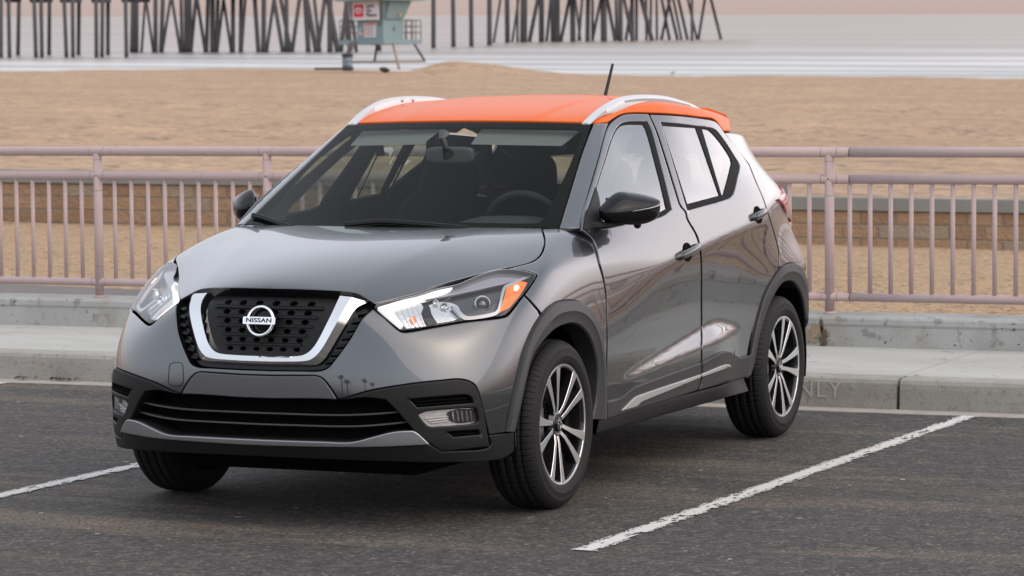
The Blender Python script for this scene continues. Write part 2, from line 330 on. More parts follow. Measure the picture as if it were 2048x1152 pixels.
def wnoise(x,y,s,seed=0):
    return (np.sin(x*1.3*s+seed)*np.cos(y*1.1*s-seed)+.6*np.sin(x*2.7*s-y*2.1*s+seed*2)+.4*np.cos(x*4.9*s+y*4.3*s+seed))/2
def sand_near():
    ds=np.concatenate([np.linspace(17,24,90),np.linspace(24.15,42,90)]);ls=np.concatenate([[-160,-110,-70,-45,-28,-19],np.linspace(-13,13,260),[19,28,45,70,110,160]]);V=[];F=[];idx={}
    for i,D in enumerate(ds):
        for j,l in enumerate(ls):
            x,y=wpos(D,l);t=(-5.95-x)/max(.01,(-5.95-wpos(wall_pt(l),l)[0]));t=min(max(t,-.1),1.1)
            zfar=zg(*wpos(wall_pt(l),l),-2.56-.018*l)
            z0=.27-.0*l-.10*min(max(-(y+2.0)/3.0,0),1.5)
            z=z0+(zfar-z0)*t+.012*wnoise(x,y,2.2,1)+.010*wnoise(x,y,5.5,4)
            V.append((x,y,z))
    n=len(ls)
    for i in range(len(ds)-1):
        for j in range(n-1):
            q=(i*n+j,i*n+j+1,(i+1)*n+j+1,(i+1)*n+j)
            if max(V[k][0] for k in q)>-5.93: continue
            F.append(q)
    used=sorted({k for f in F for k in f});mp={k:i for i,k in enumerate(used)}
    return tag(mesh('sand',[V[k] for k in used],[tuple(mp[k] for k in f) for f in F],M_SAND,smooth=True),kind='structure')
sand_near()
# asphalt footpath running down behind the wall at the left
M_PATH=mat('path_asphalt',(.13,.12,.112),.9,noise=.6,nscale=6,ncol=(.20,.175,.15),stretch=(.3,2,1),bump=.2,bscale=90)
pv=[];pf=[]
wd_=lambda u:20.32-2.69*u/2048
pp=[(atd(u,v,D),atd(u,587+46*u/2048+5,wd_(u)+.2)) for u,v,D in ((-300,560,23.2),(-120,564,22.8),(0,567.5,22.3),(150,573,21.6),(290,579.5,20.9),(400,588,20.15))]
for a,b in pp: pv+=[a,b]
for i in range(len(pp)-1): pf.append((2*i,2*i+1,2*i+3,2*i+2))
pf2=[(a,b,c,d) for a,b,c,d in pf]
tag(mesh('footpath',pv,pf2,M_PATH),kind='structure')
# retaining wall of split-face blocks with a concrete coping, two levels
M_COPE=mat('coping_concrete',(.215,.215,.20),.9,noise=.6,nscale=1.2,ncol=(.13,.13,.12),bump=.2,bscale=40)
M_MORT=mat('mortar',(.33,.28,.23),.95,noise=.4,nscale=8,bump=.2,bscale=40)
MB_BL=[mat('block_'+n,c,.95,noise=.5,nscale=12,ncol=tuple(v*.75 for v in c),bump=1,bscale=22,bdist=.03,fleck=[(28,.6,.7,.5,tuple(v*.45 for v in c)),(40,.62,.72,.4,tuple(min(1,v*1.35) for v in c))]) for n,c in (('tan',(.33,.215,.135)),('brown',(.275,.175,.11)),('grey_tan',(.30,.235,.17)))]
def block_wall(label,l0,l1,h_top,seed):
    root=tag(empty('retaining_wall'),label,'wall')
    def P(l): return Vector((*wpos(wall_pt(l),l),0))
    a,b=P(l0),P(l1);root.location=(a+b)/2;root.location.z=zg(a.x,a.y,-2.6);bpy.context.view_layer.update();inv=root.matrix_world.inverted()
    dirv=(b-a);Lw=dirv.length;dirv.normalize();nrm=Vector((dirv.y,-dirv.x,0))
    if nrm.dot(Vector((CAM_P[0],CAM_P[1],0))-a)<0:nrm=-nrm
    def Q(s,hgoff,out):
        l=l0+(l1-l0)*s/Lw;p=a+dirv*s+nrm*out;return Vector((p.x,p.y,zg(p.x,p.y,h_top(l)+hgoff)))
    def strip(name,h0,h1,o0,o1,m,s0=0,s1=None,nseg=30):
        s1=Lw if s1 is None else s1;V=[];F=[]
        for i in range(nseg+1):
            s=s0+(s1-s0)*i/nseg;b0=len(V)
            V+=[Q(s,h0,o0),Q(s,h0,o1),Q(s,h1,o1),Q(s,h1,o0)]
            if i:
                for k in range(4):F.append((b0-4+k,b0-4+(k+1)%4,b0+(k+1)%4,b0+k))
        F.append((0,1,2,3));F.append(tuple(range(len(V)-1,len(V)-5,-1)))
        o=mesh(name,V,F,m,root);o.matrix_parent_inverse=inv;return o
    strip('coping',-.142,0,-.22,.045,M_COPE);strip('mortar_core',-1.2,-.142,-.2,0,M_MORT)
    rg=np.random.default_rng(seed);V=[];F=[];mi=[];bh=.158;blen=.40
    for r in range(5):
        s=-(.2 if r%2 else 0)
        while s<Lw:
            s0=max(s+.007,0);s1=min(s+blen-.007,Lw)
            if s1-s0>.03:
                h1=-.146-r*bh-.006;h0=h1-bh+.014;o=.012+.006*rg.random();c=.006;b0=len(V)
                V+=[Q(s0,h0,0),Q(s1,h0,0),Q(s1,h1,0),Q(s0,h1,0),Q(s0+c,h0+c,o),Q(s1-c,h0+c,o),Q(s1-c,h1-c,o),Q(s0+c,h1-c,o)]
                F+=[(b0+4,b0+5,b0+6,b0+7)]+[(b0+k,b0+(k+1)%4,b0+4+(k+1)%4,b0+4+k) for k in range(4)]
                mi+=[int(rg.choice(3,p=[.5,.3,.2]))]*5
            s+=blen
    o=mesh('block_courses',V,F,MB_BL,root,mi=mi);o.matrix_parent_inverse=inv
    return root
LSTEP=(1580-1024)/CAM_F*36.0
hl=lambda l:-(337-29.5+ (l-(50-1024)/CAM_F*38)*(22/9.05))/CAM_F*wall_pt(l)
hr=lambda l:-(394-27.5+(l-(1700-1024)/CAM_F*35.5)*(6/1.95))/CAM_F*wall_pt(l)
block_wall('taller split-face block retaining wall with grey coping, behind the car and the left railing',-12,LSTEP,hl,1)
block_wall('lower split-face block retaining wall with grey coping behind the right end of the railing',LSTEP+.01,12,hr,2)
# far beach
def hsand(D,l):
    l=np.asarray(l,float);Dw=np.interp(l,[-40,-20,0,14,32],[224,222,214,196,178])
    top=np.where(l<LSTEP,-2.02-.012*l,-2.16);d0=wall_pt(l)
    t=np.clip((D-d0)/(Dw-d0),0,1.6);h=top+(-3.8-top)*(t**.82)
    h=h+.07*np.sin(l*.16+D*.02)*np.exp(-((D-Dw+12)/22)**2)
    h=h+.05*np.sin(D*.9+l*.05)*np.exp(-((D-70)/9)**2)+.06*np.exp(-((D-92-.12*l)/1.2)**2)-.06*np.exp(-((D-96-.12*l)/1.6)**2)+.05*np.exp(-((D-58+.06*l)/.5)**2)
    md=195.;ml=-3.6;dl=l-ml;sg=np.where(dl<0,2.1,5.2)
    h=h+.78*np.exp(-(dl/sg)**2)*np.exp(-((D-md)/7.)**2)
    return h+ .03*wnoise(D*.6,l*1.0,.5,2)
def beach():
    ds=np.geomspace(36.2,236,260);ls=np.concatenate([[-12,-7,-4,-2.4,-1.5],np.linspace(-1,1,220),[1.5,2.4,4,7,12]]);V=[];F=[]
    for D in ds:
        for s in ls:
            l=s*(D*.19+4);D2=max(D,wall_pt(l)+.15);x,y=wpos(D2,l);V.append((x,y,zg(x,y,float(hsand(D2,l)))))
    n=len(ls)
    for i in range(len(ds)-1):
        for j in range(n-1):F.append((i*n+j,i*n+j+1,(i+1)*n+j+1,(i+1)*n+j))
    m=mat('beach_sand',(.465,.312,.188),.95,noise=.8,nscale=.35,ncol=(.34,.225,.143),stretch=(1,1,1),fleck=[(1.3,.52,.64,.75,(.27,.18,.115)),(.5,.53,.64,.65,(.31,.205,.13)),(4,.55,.64,.75,(.19,.125,.08)),(.10,.45,.65,.6,(.32,.21,.135)),(6,.57,.66,.65,(.56,.40,.27)),(2.2,.61,.67,.9,(.11,.08,.06)),(.9,.64,.70,.8,(.14,.10,.07))])
    N,L,b=nodes(m);tc=N.new('ShaderNodeTexCoord');n=N.new('ShaderNodeTexNoise');n.inputs['Scale'].default_value=1.4;n.inputs['Detail'].default_value=6;L.new(tc.outputs['Object'],n.inputs[0])
    bp=N.new('ShaderNodeBump');bp.inputs['Strength'].default_value=1;bp.inputs['Distance'].default_value=.25;L.new(n.outputs[0],bp.inputs['Height']);L.new(bp.outputs[0],b.inputs['Normal'])
    return tag(mesh('beach',V,F,m,smooth=True),kind='structure')
beach()
# the sea, smoothed by its own long swell; foam streaks
def sea():
    V=[];F=[]
    for i,(D) in enumerate([120,400,1200,4000,14000]):
        for l in (-1,1):
            x,y=wpos(D,l*(D*.9+60));V.append((x,y,zg(x,y,-3.8)))
    for i in range(4):F.append((2*i,2*i+1,2*i+3,2*i+2))
    m=bpy.data.materials.new('sea_water');m.use_nodes=True;N,L,b=nodes(m)
    tc=N.new('ShaderNodeTexCoord');mp=N.new('ShaderNodeMapping');L.new(tc.outputs['Object'],mp.inputs[0])
    mp.inputs['Rotation'].default_value=(0,0,-math.atan2(FW[1],FW[0])+.05);mp.inputs['Scale'].default_value=(1,.10,1)
    def nz(s,d=5,r=.6):
        n=N.new('ShaderNodeTexNoise');n.inputs['Scale'].default_value=s;n.inputs['Detail'].default_value=d;n.inputs['Roughness'].default_value=r;L.new(mp.outputs[0],n.inputs[0]);return n.outputs[0]
    def rg(o,a,bb,hi=1.):
        r=N.new('ShaderNodeMapRange');L.new(o,r.inputs[0]);r.inputs[1].default_value=a;r.inputs[2].default_value=bb;r.inputs[4].default_value=hi;return r.outputs[0]
    def mx(f,a,c):
        x=N.new('ShaderNodeMix');x.data_type='RGBA';L.new(f,x.inputs[0])
        if isinstance(a,tuple):x.inputs[6].default_value=(*a,1)
        else:L.new(a,x.inputs[6])
        x.inputs[7].default_value=(*c,1);return x.outputs[2]
    dist=N.new('ShaderNodeVectorMath');dist.operation='DOT_PRODUCT';L.new(tc.outputs['Object'],dist.inputs[0]);dist.inputs[1].default_value=(FW[0],FW[1],0)
    D0=float(CAM_P[0]*FW[0]+CAM_P[1]*FW[1])
    n1=nz(.035,5);sh=N.new('ShaderNodeMath');sh.operation='MULTIPLY_ADD';L.new(n1,sh.inputs[0]);sh.inputs[1].default_value=260;L.new(dist.outputs['Value'],sh.inputs[2])   # ragged edge of the foam belt
    near=rg(sh.outputs[0],D0+560,D0+300)
    st=rg(nz(.075),.47,.58);mu=N.new('ShaderNodeMath');mu.operation='MULTIPLY';L.new(st,mu.inputs[0]);L.new(near,mu.inputs[1])
    c=mx(rg(nz(.02,4),.4,.62),(.21,.16,.135),(.30,.235,.20));c=mx(near,c,(.235,.240,.235));c=mx(mu.outputs[0],c,(.66,.66,.645))
    L.new(c,b.inputs['Base Color']);b.inputs['Roughness'].default_value=.30;b.inputs['IOR'].default_value=1.33
    bp=N.new('ShaderNodeBump');bp.inputs['Strength'].default_value=.3;bp.inputs['Distance'].default_value=.4;L.new(nz(.10),bp.inputs['Height']);L.new(bp.outputs[0],b.inputs['Normal'])
    tag(mesh('sea',V,F,m),kind='structure')
sea()
# ---------- body surfaces of the car (x forward, y left, z up, metres, origin under the front axle)
def sstep(a,b,x):
    t=np.clip((x-a)/(b-a),0,1);return t*t*(3-2*t)
def sp(t,w):
    return w*np.logaddexp(0,t/w)
def smx(a,b,k): return .5*(a+b+np.sqrt((a-b)**2+k*k))
def S(x,z):      # half width of the body side
    yc=.868+.012*sstep(-.5,.2,x)+.014*sstep(-1.9,-2.6,x)
    zc=.80+.107*(-.46-x)
    wc=.010+.075*sstep(-1.15,-.35,x)+.03*sstep(-2.35,-2.7,x)
    mid=.03+.06*sstep(-.5,-1.7,x)
    zb=.43+.07*np.maximum(-.5-x,0); zl=zb+.056*np.maximum(-.5-x,0)*sstep(-2.14,-1.66,x)
    fac=sstep(-2.30,-2.0,x)*sstep(-.45,-.75,x)
    c1=mid+.5*fac-.0*(1-fac); c1=np.where(fac>0,c1*fac,0)
    c2=mid-c1-.05
    y=yc+mid*(z-zc)+(-.26-mid)*sp(z-zc,wc)-.20*sp(z-1.10,.02)-.10*sp(z-1.40,.04)+c1*sp(zl-z,.006)+c2*sp(zb-z,.006)
    w=sstep(.9,1.1,z)
    y=y-w*.05*(np.maximum(x+1.5,0)/1.1)**2-sstep(.72,1.02,z)*.085*np.maximum(-1.9-x,0)**2-sstep(1.05,1.30,z)*.075*np.maximum(-1.95-x,0)**2
    y=y-.05*sp(z-1.1,.03)/.35*sstep(-1.8,-1.1,x)
    return y
def a_front(z):
    return .846-.20*sp(z-.56,.03)+.08*sp(z-.72,.05)-.5*sp(.30-z,.012)
def a_rear(z):
    return .95-.13*sp(z-.62,.05)-1.38*sp(z-1.08,.05)-.25*sp(.35-z,.03)
def ribbon(x,y,z):
    ya=np.abs(y)
    af=np.maximum(a_front(z),.3);ar=np.maximum(a_rear(z),.12)
    u=np.where(x>0,x/af,np.where(x<-2.5,(-2.5-x)/ar,0.))
    xs=np.clip(x,-3.2,.45)
    v=ya/np.maximum(S(xs,z),.2)
    m=np.where(x>0,2.65+.32*(1-sstep(.45,.78,z)),4.0)
    g=(np.maximum(u,0)**m+v**m)**(1/m)-1
    return g*.8
def H(x,y):
    ya=np.abs(y);t=np.maximum(x+.35,0)
    h=1.062-.068*t-.0737*t**3-.6*sp(x-.775,.015)
    c=.01+.50*np.maximum((x+.35)/1.05,0)**2.2
    yk=.50-.2*(x+.3)/1.05
    return h-c*y*y-.09*sp(ya-yk,.009)*sstep(-.35,.1,x)
def Wx(y,z): return -.245-1.80*(z-1.05)-.10*np.maximum(z-1.05,0)**2-.26*y*y
def R(x,y):
    t=x+1.95
    return 1.557-np.where(t>0,.106,.125)*t*t-(.015+.10*sstep(-1.5,-2.3,x))*y*y-.055*y**4+.0065*(1-sstep(.335,.375,np.abs(y)+.05*(x+1.9)))
def G_low(x,y,z): return smx(ribbon(x,y,z),(z-H(x,y))*.9,.055)
def G_rib(x,y,z): return ribbon(x,y,z)
def G_up(x,y,z):
    g=smx(ribbon(x,y,z),(x-Wx(y,z))*.48,.014)
    return smx(g,z-R(x,y),.028)
def G_wind(x,y,z): return (x-Wx(y,z))*.48
def G_roof(x,y,z): return smx(z-R(x,y),ribbon(x,y,z),.028)
def off(G,d):
    return lambda x,y,z:G(x,y,z)-d
def hit(uv,G,t0=8.5,t1=16.):
    """first point where the sight line through each survey pixel meets surface G"""
    v=pixray(uv);ts=np.arange(t0,t1,.01);n=len(v)
    P=CAM_P+ts[None,:,None]*v[:,None,:]
    g=G(P[...,0],P[...,1],P[...,2]);neg=g<0
    ok=neg.any(1);i=np.where(ok,neg.argmax(1),np.abs(g).argmin(1))
    lo=ts[np.maximum(i-1,0)];hi=ts[i]
    for _ in range(30):
        m=.5*(lo+hi);Q=CAM_P+m[:,None]*v;gm=G(Q[:,0],Q[:,1],Q[:,2])
        hi=np.where(gm<0,m,hi);lo=np.where(gm<0,lo,m)
    return CAM_P+(.5*(lo+hi))[:,None]*v,ok
def grad(G,P,e=2e-4):
    x,y,z=P[:,0],P[:,1],P[:,2]
    g=np.stack([G(x+e,y,z)-G(x-e,y,z),G(x,y+e,z)-G(x,y-e,z),G(x,y,z+e)-G(x,y,z-e)],1)/(2*e)
    return g
# ------------------------------------------------------------------ panel builder: outlines on the body surfaces -> dense panels with rolled edges
def spline(pts,step=3.0):
    """closed outline; items (u,v), (u,v,1)=corner in photo pixels, or ('P',x,y,z[,1]) in metres -> list of smooth samples"""
    P=[];K=[];
    for p in pts: P.append(np.array(p[:2],float));K.append(len(p)>2)
    n=len(P);cor=[i for i in range(n) if K[i]]
    if not cor:cor=[0]
    out=[]
    for a,b in zip(cor,cor[1:]+[cor[0]+n]):
        seg=[P[i%n] for i in range(a,b+1)];out+=crom(seg,step)[:-1]
    return np.array(out)
def crom(seg,step,closed=False):
    if len(seg)==2:
        k=max(1,int(np.linalg.norm(seg[1]-seg[0])/step));return [seg[0]+(seg[1]-seg[0])*i/k for i in range(k+1)]
    q=[2*seg[0]-seg[1]]+list(seg)+[2*seg[-1]-seg[-2]];out=[]
    for i in range(1,len(q)-2):
        p0,p1,p2,p3=q[i-1],q[i],q[i+1],q[i+2];t0=0;t1=t0+max(np.linalg.norm(p1-p0),1e-9)**.5;t2=t1+max(np.linalg.norm(p2-p1),1e-9)**.5;t3=t2+max(np.linalg.norm(p3-p2),1e-9)**.5
        k=max(1,int(np.linalg.norm(p2-p1)/step))
        for s in range(k):
            t=t1+(t2-t1)*s/k
            A1=(t1-t)/(t1-t0)*p0+(t-t0)/(t1-t0)*p1;A2=(t2-t)/(t2-t1)*p1+(t-t1)/(t2-t1)*p2;A3=(t3-t)/(t3-t2)*p2+(t-t2)/(t3-t2)*p3
            B1=(t2-t)/(t2-t0)*A1+(t-t0)/(t2-t0)*A2;B2=(t3-t)/(t3-t1)*A2+(t-t1)/(t3-t1)*A3
            out.append((t2-t)/(t2-t1)*B1+(t-t1)/(t2-t1)*B2)
    out.append(np.array(seg[-1],float));return out
def surfpts(pts,G,half=False,step=3.0,d=0):
    """outline in photo pixels -> closed 3-D outline on G.  half: near half of a part that spans the car, mirrored about y=0"""
    Gd=off(G,d) if d else G
    if half:
        seg=[];cur=[np.array(pts[0][:2],float)]
        for p in pts[1:]:
            cur.append(np.array(p[:2],float))
            if len(p)>2: seg+=crom(cur,step)[:-1];cur=[cur[-1]]
        if len(cur)>1:seg+=crom(cur,step)
        else:seg.append(cur[0])
        P,ok=hit(np.array(seg),Gd)
        P=P[P[:,1]>.004];Q=P*[1,-1,1];a=P[0]*[1,0,1];b=P[-1]*[1,0,1]
        return np.vstack([a[None],P,b[None],Q[::-1]])
    P,ok=hit(spline(pts,step),Gd);return P
def resamp(P,d,closed=True):
    Q=np.vstack([P,P[:1]]) if closed else P
    L=np.r_[0,np.cumsum(np.linalg.norm(np.diff(Q,axis=0),axis=1))];n=max(3,int(round(L[-1]/d)))
    t=np.linspace(0,L[-1],n+1);R_=np.stack([np.interp(t,L,Q[:,k]) for k in range(3)],1)
    return R_[:-1] if closed else R_
def keepcorner(P,d):
    """thin a closed polyline to spacing about d but keep sharp corners"""
    n=len(P);out=[P[0]];acc=0
    for i in range(1,n):
        s=np.linalg.norm(P[i]-P[i-1]);acc+=s
        a=P[i]-P[i-1];b=P[(i+1)%n]-P[i];c=a@b/(np.linalg.norm(a)*np.linalg.norm(b)+1e-12)
        if acc>=d or (c<.92 and acc>1e-4): out.append(P[i]);acc=0
    if np.linalg.norm(out[-1]-out[0])<d*.3: out.pop()
    return np.array(out)
class Plane:
    def __init__(s,D):
        D=np.array(D,float);s.D=D/np.linalg.norm(D);a=np.array([0,0,1.]) if abs(s.D[2])<.9 else np.array([1.,0,0])
        s.e1=np.cross(a,s.D);s.e1/=np.linalg.norm(s.e1);s.e2=np.cross(s.D,s.e1)
    def to2(s,P): return np.stack([P@s.e1,P@s.e2],1)
    def cast(s,ab,G,P3):
        t=P3@s.D;base=ab[:,:1]*s.e1+ab[:,1:]*s.e2
        return march(lambda q:base[:,None,:]+q[None,:,None]*s.D if q.ndim==1 else base+q[:,None]*s.D,t.max()+.12,t.min()-.25,G,len(ab))
class Cyl:
    def __init__(s,xc): s.xc=xc
    def to2(s,P): return np.stack([np.arctan2(P[:,1],P[:,0]-s.xc)*.8,P[:,2]],1)
    def cast(s,ab,G,P3):
        th=ab[:,0]/.8;dr=np.stack([np.cos(th),np.sin(th),0*th],1);o=np.stack([0*th+s.xc,0*th,ab[:,1]],1)
        r=np.hypot(P3[:,0]-s.xc,P3[:,1])
        return march(lambda q:o[:,None,:]+q[None,:,None]*dr[:,None,:] if q.ndim==1 else o+q[:,None]*dr,r.max()+.12,r.min()-.25,G,len(ab))
def march(f,a,b,G,n):
    ts=np.arange(a,b,-.012);P=f(ts);g=G(P[...,0],P[...,1],P[...,2]);neg=g<0
    i=np.where(neg.any(1),neg.argmax(1),np.abs(g).argmin(1));hi=ts[i];lo=ts[np.maximum(i-1,0)]
    f2=lambda t:f(np.asarray(t)) if False else None
    for _ in range(26):
        m=.5*(lo+hi);Q=fcol(f,m,n);gm=G(Q[:,0],Q[:,1],Q[:,2]);hi=np.where(gm<0,m,hi);lo=np.where(gm<0,lo,m)
    return fcol(f,.5*(lo+hi),n)
def fcol(f,t,n):
    # evaluate row i at its own t
    A=f(np.array([0.,1.]));return A[:,0,:]+(A[:,1,:]-A[:,0,:])*np.asarray(t)[:,None]
def inpoly(pts,poly):
    x,y=pts[:,0],pts[:,1];ins=np.zeros(len(pts),bool);n=len(poly)
    for i in range(n):
        x1,y1=poly[i];x2,y2=poly[(i+1)%n]
        c=((y1>y)!=(y2>y));
        if c.any(): ins^=c&(x<(x2-x1)*(y-y1)/((y2-y1) if y2!=y1 else 1e-12)+x1)
    return ins
def area2(p): return .5*np.sum(p[:,0]*np.roll(p[:,1],-1)-np.roll(p[:,0],-1)*p[:,1])
def inset(p,d):
    """shift a counter-clockwise 2-D loop inwards by d"""
    a=p-np.roll(p,1,0);b=np.roll(p,-1,0)-p;a/=np.linalg.norm(a,axis=1)[:,None]+1e-12;b/=np.linalg.norm(b,axis=1)[:,None]+1e-12
    na=np.stack([-a[:,1],a[:,0]],1);nb=np.stack([-b[:,1],b[:,0]],1);m=na+nb;l=np.linalg.norm(m,axis=1)[:,None]+1e-9;m/=l
    c=np.clip((m*na).sum(1),.5,1)[:,None];return p+m*d/c
def panel_data(out3,G,chart,grid_=.02,d=0,gap=.0006,flange=.012,holes=(),edge=.010,roll=.0035):
    Gd=off(G,d) if d else G
    loops=[];allP=np.vstack([out3]+list(holes))
    for k,L3 in enumerate([out3]+list(holes)):
        L3=keepcorner(L3,edge);q_=[]
        for i in range(len(L3)):
            u_=L3[i];v_=L3[(i+1)%len(L3)];kk=max(1,int(np.linalg.norm(v_-u_)/(edge*1.6)));q_+=[u_+(v_-u_)*j/kk for j in range(kk)]
        p=chart.to2(np.array(q_))
        if (area2(p)<0)!=(k>0): p=p[::-1]
        p=inset(p,gap) if gap else p;loops.append(p)
    bound=np.vstack(loops)
    lo,hi=bound.min(0),bound.max(0)
    gx=np.arange(lo[0],hi[0]+grid_,grid_);gy=np.arange(lo[1],hi[1]+grid_,grid_*.866)
    X,Y=np.meshgrid(gx,gy);X=X+(np.arange(len(gy))%2)[:,None]*grid_*.5;C=np.stack([X.ravel(),Y.ravel()],1)
    def inside(C):
        m=inpoly(C,loops[0])
        for h in loops[1:]: m&=~inpoly(C,h)
        return m
    C=C[inside(C)]
    def mind(A,B):
        r=np.empty(len(A))
        for i in range(0,len(A),400): r[i:i+400]=np.sqrt(((A[i:i+400,None]-B[None])**2).sum(2).min(1))
        return r
    extra=[]
    if roll:
        for l in loops:
            q=inset(l,roll);q=q[inside(q)];
            if len(q): q=q[mind(q,bound)>roll*.75];extra.append(q)
    ex=np.vstack(extra) if extra and sum(map(len,extra)) else np.zeros((0,2))
    if len(C): C=C[mind(C,np.vstack([bound,ex]))>grid_*.42]
    pts=np.vstack([bound,ex,C]);edges=[];s=0
    for l in loops:
        n=len(l);edges+=[(s+i,s+(i+1)%n) for i in range(n)];s+=n
    nb=s
    vo,eo,fo,ov,oe,of=delaunay_2d_cdt([Vector(p) for p in pts],edges,[],0,1e-7)
    V2=np.array([v[:] for v in vo]);F=np.array([f for f in fo if len(f)==3],int)
    cen=V2[F].mean(1);F=F[inside(cen)]
    # map original boundary indices to output
    o2n={}
    for i,l in enumerate(ov):
        for k in l:o2n[k]=i
    P=chart.cast(V2,Gd,allP)
    g=grad(Gd,P);N=g/np.linalg.norm(g,axis=1)[:,None]
    a,b,c=P[F[0,0]],P[F[0,1]],P[F[0,2]]
    # orient faces with normals
    fn=np.cross(P[F[:,1]]-P[F[:,0]],P[F[:,2]]-P[F[:,0]]);fl=(fn*N[F[:,0]]).sum(1)<0;F[fl]=F[fl][:,::-1]
    V=[P];NN=[N.copy()];FF=[tuple(f) for f in F];base=len(P);s=0
    for k,l in enumerate(loops):
        n=len(l);ids=np.array([o2n[s+i] for i in range(n)]);s+=n
        B=P[ids];T=np.roll(B,-1,0)-np.roll(B,1,0);T/=np.linalg.norm(T,axis=1)[:,None]+1e-12
        E=np.cross(T,N[ids]);E/=np.linalg.norm(E,axis=1)[:,None]+1e-12
        # E points away from the panel: chart orientation decides the sign
        mid=chart.cast(inset(l,min(.004,grid_*.2)),Gd,allP)
        sg=np.sign(((mid-B)*E).sum(1).sum());E=-E*sg
        if flange:
            nb_=N[ids]*.75+E*.66;nb_/=np.linalg.norm(nb_,axis=1)[:,None]
            if roll: NN[0][ids]=nb_
            V.append(B-N[ids]*flange*.35+E*.0006);NN.append(E*.95-.3*N[ids]*0+0)
            V.append(B-N[ids]*flange);NN.append(E)
            r1=base+np.arange(n);r2=r1+n;base+=2*n
            for i in range(n):
                j=(i+1)%n;q=[(ids[i],ids[j],r1[j],r1[i]),(r1[i],r1[j],r2[j],r2[i])]
                FF+=q
    V=np.vstack(V);NN=np.vstack(NN);NN/=np.linalg.norm(NN,axis=1)[:,None]
    # face orientation check for flange quads
    out=[]
    for f in FF:
        if len(f)==4:
            nf=np.cross(V[f[1]]-V[f[0]],V[f[2]]-V[f[0]]);
            if nf@(NN[f[2]]+NN[f[3]])<0:f=f[::-1]
        out.append(f)
    return V,out,NN
def panel(name,out3,G,chart,m,parent,mirror=False,label=None,names=None,**kw):
    V,F,N=panel_data(out3,G,chart,**kw)
    o=mesh(name,V,F,m,parent,normals=N)
    if label:o['label']=label
    if mirror:
        o2=mesh(name,V*[1,-1,1],[f[::-1] for f in F],m,parent if not isinstance(mirror,bpy.types.Object) else mirror,normals=N*[1,-1,1]);return o,o2
    return o
def loft(name,curves,m,parent,closed=False,mirror=False,n=None,smooth=True,spacing=.012,flip=False,sharp=35,mparent=None):
    """curves: list of 3-D polylines, resampled to the same count and skinned in order"""
    Ls=[np.linalg.norm(np.diff(c,axis=0),axis=1).sum() for c in curves];k=n or max(4,int(max(Ls)/spacing))
    Q=[resamp(np.asarray(c),L/k,False)[:k+1] for c,L in zip(curves,Ls)]
    Q=[q if len(q)==k+1 else np.stack([np.interp(np.linspace(0,1,k+1),np.linspace(0,1,len(q)),q[:,a]) for a in range(3)],1) for q in Q]
    V=np.vstack(Q);F=[];R_=len(Q)
    for i in range(R_ if closed else R_-1):
        a=i*(k+1);b=((i+1)%R_)*(k+1)
        for j in range(k):
            f=(a+j,a+j+1,b+j+1,b+j);F.append(f[::-1] if flip else f)
    if closed:
        F.append(tuple(i*(k+1) for i in range(R_)));F.append(tuple(i*(k+1)+k for i in range(R_))[::-1])
    def mk(V,F,par):
        o=mesh(name,V,F,m,par);bm=bmesh.new();bm.from_mesh(o.data);bmesh.ops.recalc_face_normals(bm,faces=bm.faces[:]) if closed else None;bm.to_mesh(o.data);bm.free()
        if smooth:
            o.data.polygons.foreach_set('use_smooth',[True]*len(o.data.polygons));o.data.set_sharp_from_angle(angle=math.radians(sharp))
        return o
    o=mk(V,F,parent)
    if mirror: return o,mk(V*[1,-1,1],[f[::-1] for f in F],mparent or parent)
    return o
def line3(px,G,d=0,step=3.):
    seg=[];cur=[np.array(px[0][:2],float)]
    for p in px[1:]:
        cur.append(np.array(p[:2],float))
        if len(p)>2: seg+=crom(cur,step)[:-1];cur=[cur[-1]]
    seg+=crom(cur,step) if len(cur)>1 else [cur[0]]
    P,ok=hit(np.array(seg),off(G,d) if d else G);return P
def offs(P,G,d):   # push points off the surface along its normal
    g=grad(G,P);return P+g/np.linalg.norm(g,axis=1)[:,None]*d
# ------------------------------------------------------------------ car materials
def paintmat(name,col,metal=.55,rough=.38,flake=.25,coat=1.6):
    m=mat(name,col,rough,metal,coat=1,coatr=.012);N,L,b=nodes(m)
    tc=N.new('ShaderNodeTexCoord');n=N.new('ShaderNodeTexNoise');n.inputs['Scale'].default_value=900;n.inputs['Detail'].default_value=1;L.new(tc.outputs['Object'],n.inputs[0])
    bp=N.new('ShaderNodeBump');bp.inputs['Strength'].default_value=flake;bp.inputs['Distance'].default_value=.0006;L.new(n.outputs[0],bp.inputs['Height']);L.new(bp.outputs[0],b.inputs['Normal'])
    b.inputs['Coat IOR'].default_value=coat
    return m
M_GREY=paintmat('gunmetal_paint',(.046,.050,.057),metal=.78,rough=.26,flake=.10,coat=1.9)
M_ORANGE=paintmat('orange_paint',(.72,.118,.002),metal=.1,rough=.55,flake=.1,coat=1.4);M_ORANGE.node_tree.nodes['Principled BSDF'].inputs['Specular IOR Level'].default_value=.1;M_ORANGE.node_tree.nodes['Principled BSDF'].inputs['Coat Weight'].default_value=.40
M_BLK=mat('black_plastic',(.0095,.0095,.0102),.50,spec=.3,bump=.12,bscale=900,bdist=.0006)
M_CLAD=mat('grey_cladding_plastic',(.029,.0285,.030),.5,bump=.12,bscale=900,bdist=.0006)
M_GLOSSBLK=mat('gloss_black',(.006,.006,.007),.05,spec=.3)
M_FRIT=mat('screen_border_black',(.006,.006,.006),.9,spec=.02)
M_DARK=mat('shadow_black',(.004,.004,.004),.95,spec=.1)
M_CHROME=mat('chrome',(.80,.80,.81),.07,1)
M_SATIN=mat('satin_silver',(.50,.50,.51),.30,1)
M_STRIP=mat('silver_strip_paint',(.42,.42,.42),.42,.35)
